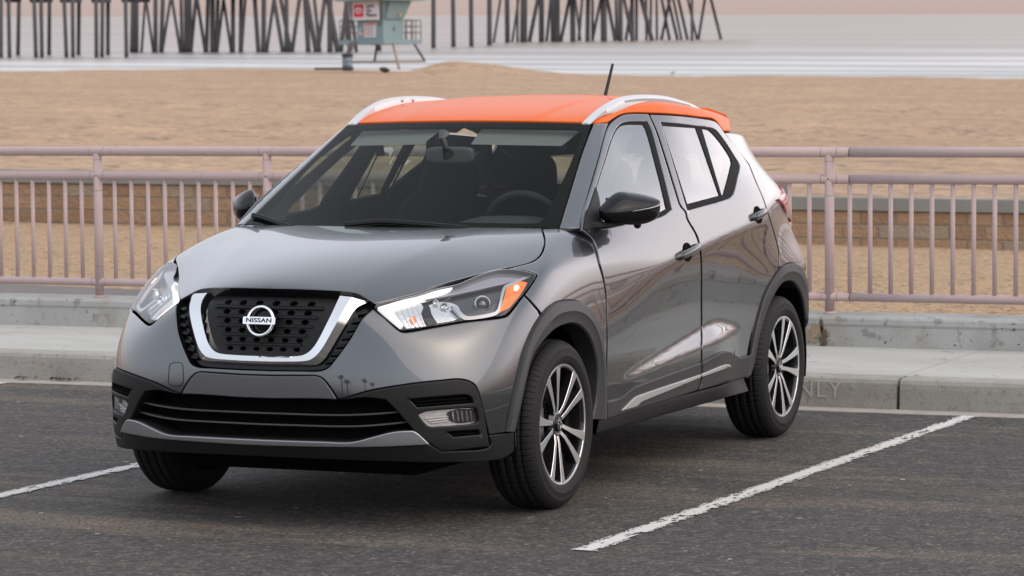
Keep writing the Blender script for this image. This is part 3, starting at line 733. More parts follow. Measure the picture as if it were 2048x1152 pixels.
M_HANDLE=mat('handle_paint',(.030,.032,.036),.22,.4,coat=.5)
M_RAILS=mat('rail_silver',(.62,.62,.63),.42,.45,coat=.3)
M_SKID=mat('satin_grey_panel',(.095,.095,.10),.42,.3)
M_LIP=mat('silver_lip',(.30,.305,.315),.32,.75,coat=.3)
M_RUB=mat('rubber_seal',(.008,.008,.008),.65,spec=.12)
M_TYRE=mat('tyre_rubber',(.011,.0105,.0108),.68,noise=.4,nscale=30,ncol=(.018,.017,.0165),spec=.3)
M_RIMS=mat('machined_alloy',(.80,.80,.81),.24,.85)
M_RIMB=mat('rim_black',(.012,.012,.013),.16,coat=.6)
M_DISC=mat('brake_steel',(.32,.31,.30),.35,.9)
M_INT=mat('dark_trim',(.014,.014,.015),.75)
M_SEAT=mat('seat_cloth',(.013,.013,.014),.9)
M_HEAD=mat('headliner',(.17,.17,.165),.95)
M_DASH=mat('dash_plastic',(.020,.020,.021),.6)
M_AMBER=mat('amber_lens',(.78,.15,.006),.3,noise=.6,nscale=60,ncol=(.9,.33,.03),bump=.4,bscale=160,bdist=.003)
M_REFL=mat('lamp_reflector',(.72,.72,.73),.16,.95,bump=.25,bscale=60,bdist=.006)
M_LBLK=mat('lamp_bezel',(.022,.022,.024),.22,coat=.6)
M_RED=mat('tail_lamp_red',(.42,.018,.022),.12,coat=1,noise=.5,nscale=25,ncol=(.62,.06,.06))
M_WHITE=mat('white_lens',(.72,.70,.70),.12,coat=1)
def emis(name,col,s):
    m=mat(name,(.8,.8,.8),.3);b=m.node_tree.nodes['Principled BSDF'];b.inputs['Emission Color'].default_value=(*col,1);b.inputs['Emission Strength'].default_value=s;return m
M_DRL=emis('daytime_light',(1,.97,.93),.5)
M_AMBL=emis('amber_bulb',(1,.55,.12),.5)
def glassmat(name,tint,ior=1.5,rough=0.,boost=1.):
    m=bpy.data.materials.new(name);m.use_nodes=True;nt=m.node_tree;N=nt.nodes;L=nt.links;N.remove(N['Principled BSDF']);out=N['Material Output']
    t=N.new('ShaderNodeBsdfTransparent');t.inputs[0].default_value=(*tint,1);g=N.new('ShaderNodeBsdfGlossy');g.inputs['Roughness'].default_value=rough;g.inputs[0].default_value=(1,1,1,1)
    f=N.new('ShaderNodeFresnel');ge=N.new('ShaderNodeNewGeometry');q=N.new('ShaderNodeMapRange');L.new(ge.outputs['Backfacing'],q.inputs[0]);q.inputs[3].default_value=ior;q.inputs[4].default_value=1/ior
    L.new(q.outputs[0],f.inputs[0])      # a thin pane reflects the same from both sides
    k=N.new('ShaderNodeMath');k.operation='MULTIPLY';k.use_clamp=True;k.inputs[1].default_value=boost;L.new(f.outputs[0],k.inputs[0])
    mx=N.new('ShaderNodeMixShader');L.new(k.outputs[0],mx.inputs[0]);L.new(t.outputs[0],mx.inputs[1]);L.new(g.outputs[0],mx.inputs[2]);L.new(mx.outputs[0],out.inputs[0]);return m
M_WSG=glassmat('windscreen_glass',(.74,.80,.76),1.16)
M_SIDEG=glassmat('side_glass',(.66,.75,.69),2.2,boost=1.8)
M_LENS=glassmat('lamp_lens',(.93,.93,.93),1.5)
# ------------------------------------------------------------------ the car
car=tag(empty('parked_car',(0,0,0)),'gunmetal grey compact SUV with orange roof and silver roof rails, parked nose towards the camera','car')
SIDE=Plane((0,1,0))
hood_px=[(545,577),(600,578),(650,580),(690,582.5),(715,587),(732,596),(750,607.5,1),(790,597.5),(838,585.5),(880,569.5),(933,554.5),(968,545),(1003,537),(1040,529),(1066,521),(1081,507),(1088,487),(1086.5,470),(1082,457,1),(1040,456),(1000,455.5),(900,454.5),(810,454)]
hood=panel('hood',surfpts(hood_px,G_low,True),G_low,Plane((.25,0,1)),M_GREY,car,grid_=.018)
fend_px=[(1018,537.5,1),(1041,531.5),(1068,523.5),(1084,509),(1091,487),(1089.5,470),(1085,458,1),(1116,457),(1150,458),(1183,460,1),(1186,482),(1200,532),(1207,559),(1211.5,596),(1213.5,662),(1212.5,720),(1211.5,803,1),(1208.5,803,1),(1208.5,760),(1206,705),(1196,652),(1180,621),(1162,606),(1142,600),(1120,602),(1105,608),(1086,634,1),(1083,627),(1051,589,1),(1072,558),(1075.5,549),(1066,544),(1040,538.5)]
fend3=surfpts(fend_px,G_low)
panel('fender',fend3,G_low,Plane((.15,.9,.42)),M_GREY,car,mirror=True,grid_=.018)
bump_px=[(545,742.5),(600,743),(641,742.5),(657,736),(672,718.5),(702,677),(726,636.5),(746,619,1),(766,634.5),(793,658.5),(802,664.5),(812,665.5),(860,657.5),(933,645),(1004,636.5),(1015,633),(1023,625),(1048,592,1),(1080,630),(1082,635,1),(1076,640.5),(1052,692),(1037,746),(1020,820),(1012,864,1),(979,869,1),(967,822),(955.5,780),(948,768),(935,761),(917,758),(880,761),(828,766.5),(740,781),(695,794),(677,798,1),(661,775),(648,759),(637,752.5),(600,751),(545,751)]
panel('front_bumper',surfpts(bump_px,G_low,True),G_low,Cyl(-.15),M_GREY,car,grid_=.018)
skid_px=[(545,752.5),(600,752.5),(636,753.5),(645,759.5),(659,777),(673,799,1),(640,797.5),(600,797),(545,797)]
panel('licence_plate_panel',surfpts(skid_px,G_rib,True),off(G_rib,-.002),Cyl(-.15),M_SKID,car,grid_=.018)
# roof, roof-side panels in orange
roof_px=[(930,240.5),(1050,241.5),(1158,244),(1187,245.5),(1216,244,1),(1226,237),(1243,227.5),(1263,224.5),(1298,225),(1351,228),(1400,233.5),(1429,238.5),(1448,262,1),(1461,263,1)]
rp=surfpts(roof_px,G_up,True)
def roof_outline():
    seg=[];cur=[np.array(roof_px[0][:2],float)]
    for p in roof_px[1:]:
        cur.append(np.array(p[:2],float))
        if len(p)>2: seg+=crom(cur,3.)[:-1];cur=[cur[-1]]
    seg.append(cur[0]);P,ok=hit(np.array(seg),G_up);
    i=next(k for k in range(len(P)) if P[k,1]>.004)
    P=P[i:];end=[np.array([-2.72,.56,1.40]),np.array([-2.80,.46,1.42]),np.array([-2.84,.25,1.43])]
    P=np.vstack([P,end]);return np.vstack([[P[0]*[1,0,1]],P,[[-2.85,0,1.435]],(P*[1,-1,1])[::-1]])
panel('roof',roof_outline(),G_up,Plane((0,0,1)),M_ORANGE,car,grid_=.022)
# windscreen pillars
pil_px=[(1119,456,1),(1141,385),(1164,310),(1187,247.5,1),(1216,246.5,1),(1211,262),(1197,316),(1181,371),(1164,432),(1160,457,1)]
G_pil=lambda x,y,z:smx(ribbon(x,y,z),(x-Wx(y,z))*.48,.03)
panel('windscreen_pillar',surfpts(pil_px,G_pil),G_pil,Plane((.5,.8,.2)),M_GREY,car,mirror=True,grid_=.02)
# doors
fd_px=[(1163,459,1),(1166.5,432),(1184,371),(1199.5,316),(1213.5,262),(1220,249.5),(1229,240.5),(1244,231),(1263,228),(1296,228.5,1),(1308.5,255.5),(1328.5,316),(1348.5,381),(1360,414),(1369,424),(1373.5,440),(1392,473),(1398,496),(1401,525),(1401.5,600),(1400.8,745),(1398.5,765),(1392,782,1),(1212.5,838,1),(1213.5,760),(1215.5,662),(1214,596),(1208.7,559),(1202,532),(1188,482)]
fw_px=[(1172,456,1),(1180,418),(1193,372),(1211,315),(1224,275),(1234,256),(1243,247.5),(1256,243.5),(1294,243,1),(1299,249),(1322,330),(1344,418,1),(1324,432.5),(1260,447),(1200,459)]
fg_px=[(1176,451.5,1),(1184,420),(1196,372),(1214,315),(1228,273),(1240,254.5),(1252,249.5),(1287,249,1),(1291.5,256),(1316,341),(1335,416.5,1),(1324,422.5),(1260,437),(1200,450)]
rd_px=[(1300.5,229.5,1),(1313,256),(1333,316),(1353,381),(1364,413),(1373,424),(1377.5,440),(1396,473),(1401.5,495),(1404,525),(1404.3,600),(1403.5,745),(1401,766),(1396,781.5,1),(1450,767),(1496,754.5,1),(1504,707),(1517,640),(1533,584),(1551,548),(1557,538,1),(1557.5,515),(1556,501),(1549,473),(1539,440),(1526,399),(1511,364),(1497,329,1),(1470,291),(1448,265.5),(1440,253.5),(1429,243.5),(1400,237.5),(1351,232)]
rw_px=[(1321,244,1),(1360,247.5),(1401.7,253),(1427,257),(1436,264),(1474.7,321),(1479.5,330),(1475,355),(1467,386),(1461,394),(1454,398),(1374.5,421,1)]
rg_px=[(1325,251,1),(1393,255.5,1),(1441,390.5,1),(1376,407.5,1)]
qg_px=[(1405,257.5,1),(1420,261),(1464,321),(1462.5,335),(1449,388.5,1),(1444.5,389.5,1)]
S3=lambda px,d=0:surfpts(px,G_rib,False,3.,d)
door={}
for nm,dp,wp,glasses in (('front_door',fd_px,fw_px,[fg_px]),('rear_door',rd_px,rw_px,[rg_px,qg_px])):
    L,Rr=panel(nm,S3(dp),G_rib,SIDE,M_GREY,car,mirror=True,holes=[S3(wp)],grid_=.018);door[nm]=(L,Rr)
    panel('window_surround',S3(wp),off(G_rib,-.003),SIDE,M_RUB,L,mirror=Rr,holes=[S3(g) for g in glasses],grid_=.03,gap=.0005,flange=.02,roll=.002)
    for g in glasses: panel('window_glass',S3(g),off(G_rib,-.007),SIDE,M_SIDEG,L,mirror=Rr,grid_=.05,gap=-.003,flange=0,roll=0)
    # inner lining of the door, with the window left open
    ln=[p for p in dp];panel('door_lining',S3(dp),off(G_rib,-.045),SIDE,M_INT,L,mirror=Rr,holes=[S3(g) for g in glasses],grid_=.06,gap=.004,flange=0,roll=0)
# rear quarter
qp=[(1499,329,1),(1513,364),(1528,399),(1541,440),(1551,473),(1558,501),(1559.5,515),(1559,536,1),(1575,526.5),(1590,527),(1604,545)]
q1=line3(qp,G_rib)
qend=np.array([[-2.90,.80,.68],[-3.0,.80,.60],[-3.12,.75,.60],[-3.28,.66,.65],[-3.36,.55,.80],[-3.32,.52,1.0],[-3.16,.58,1.12]])
def edge_of(z):      # rearmost visible contour of the body at height z
    xs=np.linspace(-2.35,-3.3,160);lo=np.zeros(160);hi=np.ones(160)
    for _ in range(30):
        m=.5*(lo+hi);g=ribbon(xs,m,xs*0+z);hi=np.where(g>0,m,hi);lo=np.where(g>0,lo,m)
    P=np.stack([xs,lo,xs*0+z],1);v=P-CAM_P;u=(v@CR)/(v@CD);i=int(np.argmax(u));return P[min(i+3,159)]
q2=np.vstack([[edge_of(z) for z in (1.18,1.24,1.30,1.36)],line3([(1461,266),(1449,266)],G_rib)])
quart=np.vstack([q1,qend,q2])
panel('quarter_panel',quart,G_rib,Plane((-.55,.83,.1)),M_GREY,car,mirror=True,grid_=.022)
# tailgate, rear bumper, spoiler
tgh=[(-3.0,0,1.39),(-2.84,.50,1.375),(-2.66,.61,1.32),(-2.75,.70,1.20),(-2.95,.74,1.05),(-3.10,.74,.72),(-3.40,0,.70)]
tg=np.array(tgh+[(x,-y,z) for x,y,z in tgh[1:-1]][::-1])
panel('tailgate',tg,G_rib,Plane((-1,0,.35)),M_GREY,car,grid_=.05,holes=[np.array([[-3.2,y,z] for y,z in ((.46,1.33),(.53,1.10),(-.53,1.10),(-.46,1.33))])])
panel('rear_window',np.array([[-3.2,y,z] for y,z in ((.46,1.33),(.53,1.10),(-.53,1.10),(-.46,1.33))]),off(G_rib,-.004),Plane((-1,0,.35)),M_SIDEG,car,grid_=.08,flange=0,roll=0,gap=0)
rb=[( -3.0,.8,.64),(-3.3,.62,.70),(-3.4,0,.71),(-3.3,-.62,.70),(-3.0,-.8,.64),(-2.98,-.8,.36),(-3.3,-.6,.28),(-3.4,0,.27),(-3.3,.6,.28),(-2.98,.8,.36)]
panel('rear_bumper',np.array(rb),G_rib,Cyl(-2.4) if False else Plane((-1,0,0)),M_BLK,car,grid_=.06)
spo=[np.array([[-2.50,y,zz-.05*y*y] for y in np.linspace(-w,w,14)]) if False else np.array([[xx+kk*y*y,y,zz-.10*y*y] for y in np.linspace(-w,w,14)]) for xx,zz,w,kk in ((-2.48,1.520,.47,0),(-2.68,1.517,.49,.1),(-2.92,1.488,.505,.3),(-2.97,1.462,.505,.3),(-2.93,1.450,.50,.3),(-2.60,1.43,.48,0))]
loft('rear_spoiler',spo,M_ORANGE,car,closed=True)
# taillights
tlf=line3([(1556.5,369.5,1),(1562,376),(1566,386,1),(1555,398,1),(1563.4,407.4),(1573,428),(1582,443)],off(G_rib,.004))
tlo=np.vstack([tlf,[[-3.26,.62,.95],[-3.34,.55,1.02],[-3.33,.54,1.07],[-3.22,.60,1.105]]])
panel('tail_light',tlo,off(G_rib,.012),Plane((-.45,1,.1)),M_RED,car,mirror=True,grid_=.02,gap=0,flange=.03)
wl=np.array([[-3.10,.74,1.045],[-3.2,.68,1.05],[-3.30,.58,1.045],[-3.30,.58,1.01],[-3.2,.68,1.0],[-3.15,.71,.96],[-3.12,.73,.96]])
panel('reversing_lens',wl,off(G_rib,.020),Plane((-.45,1,.1)),M_WHITE,car,mirror=True,grid_=.02,gap=0,flange=.02)
# windscreen
ws_px=[(930,243),(1050,244),(1183,247,1),(1161,310),(1138,385),(1117,455.5,1),(1000,455.5),(810,454.5)]
wsP=surfpts(ws_px,G_wind,True)
wscr=panel('windscreen',wsP,G_wind,Plane((.5,0,.87)),M_WSG,car,grid_=.03,gap=0,flange=0,roll=0)
fr_px=[(930,251.5),(1100,254),(1145,256.5),(1157.5,262),(1160,270),(1086,436),(1078,443),(1060,444.5),(930,443),(810,441.5)]
panel('windscreen_border',wsP,off(G_wind,-.005),Plane((.5,0,.87)),M_FRIT,wscr,grid_=.03,gap=0,flange=0,roll=0,holes=[surfpts(fr_px,G_wind,True)])
# ------------------------------------------------------------------ lamps
def side_pair(fn):
    """build a part on the car's left with fn(parent) and its mirror image on the right"""
    pass
def mirror_tree(o,parent):
    me=o.data.copy() if o.data else None
    c=bpy.data.objects.new(o.name,me);COL.objects.link(c);c.parent=parent
    if me:
        nn=None
        V=[Vector((v.co.x,-v.co.y,v.co.z)) for v in me.vertices];F=[tuple(p.vertices)[::-1] for p in me.polygons];mi=[p.material_index for p in me.polygons];sm=[p.use_smooth for p in me.polygons]
        has=me.has_custom_normals;cn={}
        if has:
            for l,nv in zip(me.loops,me.corner_normals): cn[l.vertex_index]=nv.vector.copy()
        ms=list(me.materials);m2=bpy.data.meshes.new(o.name);m2.from_pydata(V,[],F);m2.update()
        m2.polygons.foreach_set('material_index',mi);m2.polygons.foreach_set('use_smooth',sm)
        for m in ms:m2.materials.append(m)
        if has: m2.normals_split_custom_set_from_vertices([(cn[i].x,-cn[i].y,cn[i].z) if i in cn else (0,0,1) for i in range(len(V))])
        elif any(sm): m2.set_sharp_from_angle(angle=math.radians(35))
        c.data=m2;bpy.data.meshes.remove(me)
    for k in ('label',):
        if k in o:c[k]=o[k]
    for ch in list(o.children): mirror_tree(ch,c)
    return c
HLD=Plane((.62,.62,.48))
hl_px=[(748.5,615,1),(751.5,609.5),(838,588.5),(874,577),(916,567.5),(951,552.5),(986,541),(1012.5,538.5),(1039,540.5),(1064,546),(1072.5,549.5),(1070,557),(1047,588),(1020.5,621.5),(1013.5,628.5),(1003,632),(933,640.5),(860,653),(811,661),(802,660),(794.5,654.5),(766,630.5)]
hl0=surfpts(hl_px,G_low)
def deep(px,d,**k): return surfpts(px,G_low,False,3.,-d)
def P_l(name,px,d,m,par,**kw):
    a=dict(grid_=.02,gap=0,flange=.01,roll=0);a.update(kw);return panel(name,deep(px,d),off(G_low,-d),HLD,m,par,**a)
hls=[]
bk=P_l('headlight',hl_px,.040,M_LBLK,car,flange=0);hls.append(bk)
# walls of the lamp bowl
def wallring(name,out3,G,depth,m,par,thick=0.0):
    P=np.vstack([out3,out3[:1]]);g=grad(G,P);n=g/np.linalg.norm(g,axis=1)[:,None]
    return loft(name,[P-n*.001,P-n*depth],m,par,spacing=.01)
wallring('bowl_rim',keepcorner(hl0,.008),G_low,.042,M_LBLK,bk)
# inner bezel shelf of dark chrome that slopes up to the bonnet edge
P_l('upper_bezel',[(838,590),(916,570),(986,544),(1030,542),(1058,549),(1010,566,1),(960,577),(900,590),(846,600,1)],.018,mat('smoked_bezel',(.36,.35,.38),.22,.7),bk)
P_l('daytime_light',[(756,614.5,1),(800,601.5),(838,591.5),(874,579),(905,574.5,1),(893,584),(846,597.5),(782,618,1),(790,629),(806.5,650.5,1),(799,654,1),(780,637)],.010,M_DRL,bk,flange=.02)
P_l('turn_reflector',[(785,620.5,1),(838,607),(846,612),(842,630),(852,652,1),(812,656.5,1),(796,634)],.024,M_REFL,bk)
for kx in range(5):
    P_l('reflector_rib',[(793+10*kx,622-2.6*kx,1),(796+10*kx,621.3-2.6*kx,1),(815+9*kx,654-.6*kx,1),(812+9*kx,654.5-.6*kx,1)],.020,M_REFL,bk)
P_l('turn_bulb',[(819,639),(825,633),(831,634),(833,640),(829,647),(822,647)],.021,M_AMBER,bk)
P_l('chrome_blade',[(902,611.5,1),(911,613),(930,630.5),(938,632.5),(988,624),(994,620),(1006.5,574),(1012,569),(1061,549,1),(1063,551.5,1),(1016,573),(1011,578),(999,623),(993,629),(940,638.5),(926,637.5),(915,626)],.012,M_SATIN,bk,flange=.012,grid_=.03)
P_l('low_beam_bowl',[(856,611,1),(885,604),(915,612),(922,632),(912,638.5),(872,646,1),(862,630)],.030,M_REFL,bk)
P_l('beam_shade',[(848,612,1),(857,610),(864,630),(874,645,1),(858,650,1),(847,630)],.022,M_GLOSSBLK,bk)
P_l('marker_lamp',[(1013,576,1),(1039,562.5),(1055,565.5,1),(1045,583),(1020.5,614.5,1),(998,625.5,1),(1004,610)],.014,M_AMBER,bk)
P_l('marker_bulb',[(1028,572),(1035,569),(1039,574),(1034,581),(1028,580)],.011,M_AMBL,bk)
def ball(name,c,r,m,par,axis=(1,.4,0),sq=1):
    mb=MB();b=bmesh.new();bmesh.ops.create_uvsphere(b,u_segments=24,v_segments=16,radius=r);b.transform(Matrix.Translation(c));mb.join(b,smooth=True);return mb.build(name,m,par)
pc,_=hit([(963,610)],off(G_low,-.045));ball('projector_lens',pc[0],.024,mat('projector_glass',(.05,.05,.055),.03,coat=1,spec=1),bk)
n0=grad(G_low,pc);mb=MB();mb.lathe([(.027,-.01),(.033,0),(.031,.012),(.026,.014)],32,Matrix.Translation(pc[0]+np.array([.010,.006,.004]))@Vector((.75,.6,.2)).to_track_quat('Z','Y').to_matrix().to_4x4());mb.build('projector_ring',M_SATIN,bk)
for (u,v,r) in ((889,614,.017),(872,606,.012)):
    q,_=hit([(u,v)],off(G_low,-.028));mb=MB();mb.lathe([(.001,.004),(r*.6,.002),(r,.010),(r*.9,.012)],24,Matrix.Translation(q[0])@Vector((.9,.35,.1)).to_track_quat('Z','Y').to_matrix().to_4x4());mb.build('bulb_reflector',M_CHROME,bk)
panel('headlight_lens',hl0,off(G_low,.0015),HLD,M_LENS,bk,grid_=.03,gap=.001,flange=.006,roll=.003)
mirror_tree(bk,car)
# ------------------------------------------------------------------ grille
gr_px=[(545,578.5),(640,579.5),(690,583.5),(714,588.5),(731,597.5),(748,609.5,1),(744.5,617.5),(725,634),(701,675),(671,716.5),(656,733.5),(641,740.5),(600,742),(545,741.5)]
gP=surfpts(gr_px,G_low,True);CY=Cyl(-.15)
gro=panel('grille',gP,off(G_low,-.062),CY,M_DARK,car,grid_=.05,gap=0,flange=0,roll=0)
wallring('grille_frame',keepcorner(gP,.01),G_low,.064,M_GLOSSBLK,gro)
def half3(px,d): return surfpts(px,G_low,True,3.,d)
# black border plate between chrome and body, with stepped fins
vin=[(545,588),(640,588.5),(679,591.5,1),(669,615),(658,638),(636,681),(612,706),(600,711),(570,712.5),(545,712.5)]
vout=[(545,583),(640,583.5),(690,588),(737,604,1),(711,617),(690,651),(661,700),(648,720),(636,729.5),(620,732),(584,732.5),(545,732.5)]
panel('grille_border',gP,off(G_low,-.026),CY,M_GLOSSBLK,gro,grid_=.05,gap=.0005,flange=.01,roll=0,holes=[half3(vout,-.026)])
for k,(u0,u1,v) in enumerate(((718,735,622),(706,722,638),(696,713,655),(686,702,671),(675,691,688),(664,680,704),(653,668,719))):
    a=line3([(u0,v+1),(u1,v-1)],G_low,-.020);b=line3([(u0-2,v+7),(u1-3,v+5)],G_low,-.012);c=line3([(u0-3,v+11),(u1-4,v+9)],G_low,-.024)
    loft('border_fin',[a,b,c],M_BLK,gro,mirror=True,n=4)
# honeycomb insert
vinP=half3([(545,585),(640,585.5),(682,589,1),(671,615),(660,638),(638,682),(614,709),(600,714),(570,715.5),(545,715.5)],-.034)
holes=[]
ztop=line3([(533,606)],G_low,-.034)[0][2] if False else hit([(533,606)],off(G_low,-.034))[0][0][2]
zbot=hit([(533,698)],off(G_low,-.034))[0][0][2]
for r in range(6):
    z=ztop+(zbot-ztop)*r/5;s=.0725-.0036*r
    for k in (-2.5,-1.5,-.5,.5,1.5,2.5):
        y=k*s;w=.0205-.0008*r;h=.0098-.0004*r
        hx=[(-w,0),(-w*.45,h),(w*.45,h),(w,0),(w*.45,-h),(-w*.45,-h)]
        pts=np.array([[.78,y+a,z+b] for a,b in hx])
        # drop onto the grille surface
        pts=CY.cast(CY.to2(pts),off(G_low,-.034),pts);holes.append(pts)
panel('honeycomb',vinP,off(G_low,-.034),CY,M_BLK,gro,grid_=.03,gap=0,flange=.016,roll=0,holes=holes,edge=.006)
for r in range(5):
    z=ztop+(zbot-ztop)*(r+.5)/5;W=.235-.020*r
    ys=np.linspace(-W,W,40);pts=np.stack([0*ys+.78,ys,0*ys+z],1)
    c=[]
    for dz,dd in ((.008,-.034),(.0035,-.026),(-.0015,-.026),(-.003,-.034)):
        q=pts+[0,0,dz];c.append(CY.cast(CY.to2(q),off(G_low,dd),q))
    loft('grille_bar',c,M_BLK,gro,n=40)
# chrome V
def halfline(px,d):
    P=line3(px,G_low,d);P=P[P[:,1]>.003];return np.vstack([P,[P[-1]*[1,0,1]]])
def chrome(name):
    OU=[(737,604),(712,617),(690,651),(661,700),(649,718),(636,728.5),(618,732),(584,732.3),(545,732.3)]
    RI=[(703,594),(688,619),(673,646),(647,692),(632,711),(618,720),(600,722.5),(575,723),(545,723)]
    IN=[(680,591.5),(669,615),(658,638),(636,681),(622,700),(608,709.5),(592,712.5),(570,713),(545,713)]
    def cv(px,d):
        q=[np.array(p,float) for p in px];q=[2*q[0]-q[1]]+q+[2*q[-1]-q[-2]];out=[]
        for i in range(1,len(q)-2):
            for k in range(10):
                t=k/10;out.append(.5*((2*q[i])+(-q[i-1]+q[i+1])*t+(2*q[i-1]-5*q[i]+4*q[i+1]-q[i+2])*t*t+(-q[i-1]+3*q[i]-3*q[i+1]+q[i+2])*t**3))
        out.append(q[-2]);P,_=hit(np.array(out),off(G_low,d) if d else G_low);return np.vstack([P,[P[-1]*[1,0,1]],(P*[1,-1,1])[::-1]])
    rows=[cv(OU,-.045),cv(OU,-.010),cv(RI,.006),cv(IN,-.009),cv(IN,-.045)];V=np.vstack(rows);k=len(rows[0]);F=[]
    for i in range(5):
        a,b=i*k,((i+1)%5)*k
        for j in range(k-1):F.append((a+j,a+j+1,b+j+1,b+j))
    F+=[tuple(i*k for i in range(5)),tuple(i*k+k-1 for i in range(5))[::-1]]
    o=mesh(name,V,F,M_CHROME,gro);bm=bmesh.new();bm.from_mesh(o.data);bmesh.ops.recalc_face_normals(bm,faces=bm.faces[:]);bm.to_mesh(o.data);bm.free()
    o.data.polygons.foreach_set('use_smooth',[True]*len(o.data.polygons));o.data.set_sharp_from_angle(angle=math.radians(28));return o
chrome('chrome_surround')
# badge: ring, bar, lettering
bc=Vector((.805,0,.752));BM=Matrix.Translation(bc)@Matrix.Rotation(math.radians(90-11),4,'Y')   # local z = outward
mb=MB();T=36;prof=[(.0465,-.004),(.0475,.004),(.050,.0065),(.0545,.0065),(.058,.003),(.0588,-.004),(.0465,-.004)]
mb.lathe(prof,64,BM);ringo=mb.build('badge_ring',M_CHROME,gro,autosmooth=40)
Mbar=basis(bc+Vector((.007,0,.0012)),(0,1,0),(-.19,0,1))
mb=MB();mb.prism([(-.0665,-.0135),(.0665,-.0135),(.0665,.0135),(-.0665,.0135)],-.006,.006,Mbar,bevel=.002);mb.build('badge_bar',M_CHROME,ringo)
text_mesh('badge_lettering','NISSAN',.0215,Mbar@Matrix.Translation((0,0,.0064)),M_GLOSSBLK,ringo,extrude=.0003,sx=1.42,bold=.0006,space=1.04)
mb=MB();mb.lathe([(.0,.0),(.046,0),(.05,-.004),(.05,-.03)],40,Matrix.Translation((-.012,0,0))@BM);mb.build('badge_socket',M_GLOSSBLK,gro)
# ------------------------------------------------------------------ lower front
itk=surfpts([(545,797.5),(640,798),(680,799.5),(735,795.5),(771,800,1),(795,824),(829,862,1),(812,861),(784,863.5),(746,873),(702,883.5),(640,882.5),(545,879.5)],G_rib,True)
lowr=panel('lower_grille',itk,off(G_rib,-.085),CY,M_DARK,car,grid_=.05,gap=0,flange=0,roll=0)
wallring('intake_frame',keepcorner(itk,.01),G_rib,.087,M_BLK,lowr)
def span(px,d): P=line3(px,G_rib,d);P=P[P[:,1]>.003];P=np.vstack([[P[0]*[1,0,1]],P]);return np.vstack([(P*[1,-1,1])[::-1],P[1:]])
for a in ([(545,826.5),(672,830),(735,828.5),(799,824)],[(545,849),(702,852.6),(760,849.5),(822,843)]):
    up=[(u,v-1.6) for u,v in a];dn=[(u,v+1.6) for u,v in a]
    loft('intake_slat',[span(up,-.075),span(up,-.022),span(dn,-.020),span([(u,v+5) for u,v in a],-.075)],M_CLAD,lowr,n=60)
for k in range(9):
    z=.345+.0125*k
    mb=MB();mb.box((.70,-.02,z),(.006,.40,.004));mb.build('radiator_fin',mat('radiator_alloy',(.10,.10,.10),.5,.5) if k==0 else bpy.data.materials['radiator_alloy'],lowr)
mb=MB()
for y in (-.20,-.03,.16): mb.box((.715,y,.395),(.01,.014,.12))
mb.build('radiator_brace',M_BLK,lowr)
lip_px=[(545,880.5),(640,883.5),(702,884.5),(746,874),(784,864.5),(812,862),(829,863),(860.5,889.5,1),(740,894.5),(640,894),(545,892)]
panel('silver_lip',surfpts(lip_px,G_rib,True,3.,.012),off(G_rib,.014),CY,M_LIP,car,grid_=.02,flange=.02)
val_px=[(545,892.5),(640,894.5),(740,895),(861,890,1),(884,904.5,1),(981,893.5),(979.5,871,1),(1032,865,1),(1031,897),(1012,914),(986,921),(900,925),(740,922),(545,914)]
panel('front_valance',surfpts(val_px,G_rib,True),G_rib,CY,M_BLK,car,grid_=.025,flange=.03)
H1=[(819,798.5,1),(925,789.5,1),(939,791.5),(949,806,1),(835,815,1)]
H2=[(836.5,830,1),(849,824),(948,815.5,1),(952,817.5),(958.5,842,1),(955,846),(864,854.5,1),(855,851)]
H3=[(893,863.5,1),(957,860,1),(961,869.5,1),(908,874.5,1)]
sur_px=[(679,799,1),(697,795),(742,782),(829,767.5),(880,762),(917,759),(934.5,762),(947.5,769),(955,781),(966.5,822),(979,893,1),(884,904,1),(862,889,1),(829,862),(795,824),(772,800,1),(735,795.5),(700,798)]
su=panel('fog_lamp_surround',S3(sur_px),G_rib,CY,M_BLK,car,grid_=.02,holes=[S3(H1),S3(H2),S3(H3)],flange=.022,roll=.005)
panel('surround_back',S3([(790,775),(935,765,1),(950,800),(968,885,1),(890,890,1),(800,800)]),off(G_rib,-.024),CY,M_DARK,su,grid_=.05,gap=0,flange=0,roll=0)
for a,b in (((822,802.5),(946,793.5)),((829,808.5),(950,799.5)),((899,867.5),(960,864))):
    up=line3([a,b],G_rib,-.016);md=line3([(a[0],a[1]+2),(b[0],b[1]+2)],G_rib,-.006);dn=line3([(a[0]+1,a[1]+5),(b[0]+1,b[1]+5)],G_rib,-.016);loft('louvre',[up,md,dn],M_BLK,su)
fog=panel('fog_lamp',S3(H2,-.018),off(G_rib,-.018),CY,mat('fog_reflector',(.80,.79,.78),.3,.6,bump=.3,bscale=70,bdist=.004),su,grid_=.02,gap=0,flange=0,roll=0)
panel('fog_bulb_bowl',S3([(895,826),(915,819),(948,818.5,1),(955,842,1),(915,846),(900,840)],-.012),off(G_rib,-.012),CY,M_LBLK,fog,grid_=.02,gap=0,flange=.006,roll=0)
for u in (903,912,921,930,939):
    loft('fog_flute',[line3([(u,821),(u+3,844)],G_rib,-.011),line3([(u+3,821),(u+6,844)],G_rib,-.006),line3([(u+5,820),(u+8,843)],G_rib,-.011)],M_REFL,fog,n=6)
for v in (836,840.5,845): loft('fog_reflector_line',[line3([(850+(v-836)*1.4,v),(897,v-5)],G_rib,-.014),line3([(850+(v-836)*1.4,v+1.8),(897,v-3)],G_rib,-.009),line3([(850+(v-836)*1.4,v+3),(897,v-2)],G_rib,-.014)],M_WHITE,fog,n=6)
panel('fog_lens',S3(H2,-.004),off(G_rib,-.005),CY,M_LENS,fog,grid_=.03,gap=.001,flange=0,roll=0)
mirror_tree(su,car)
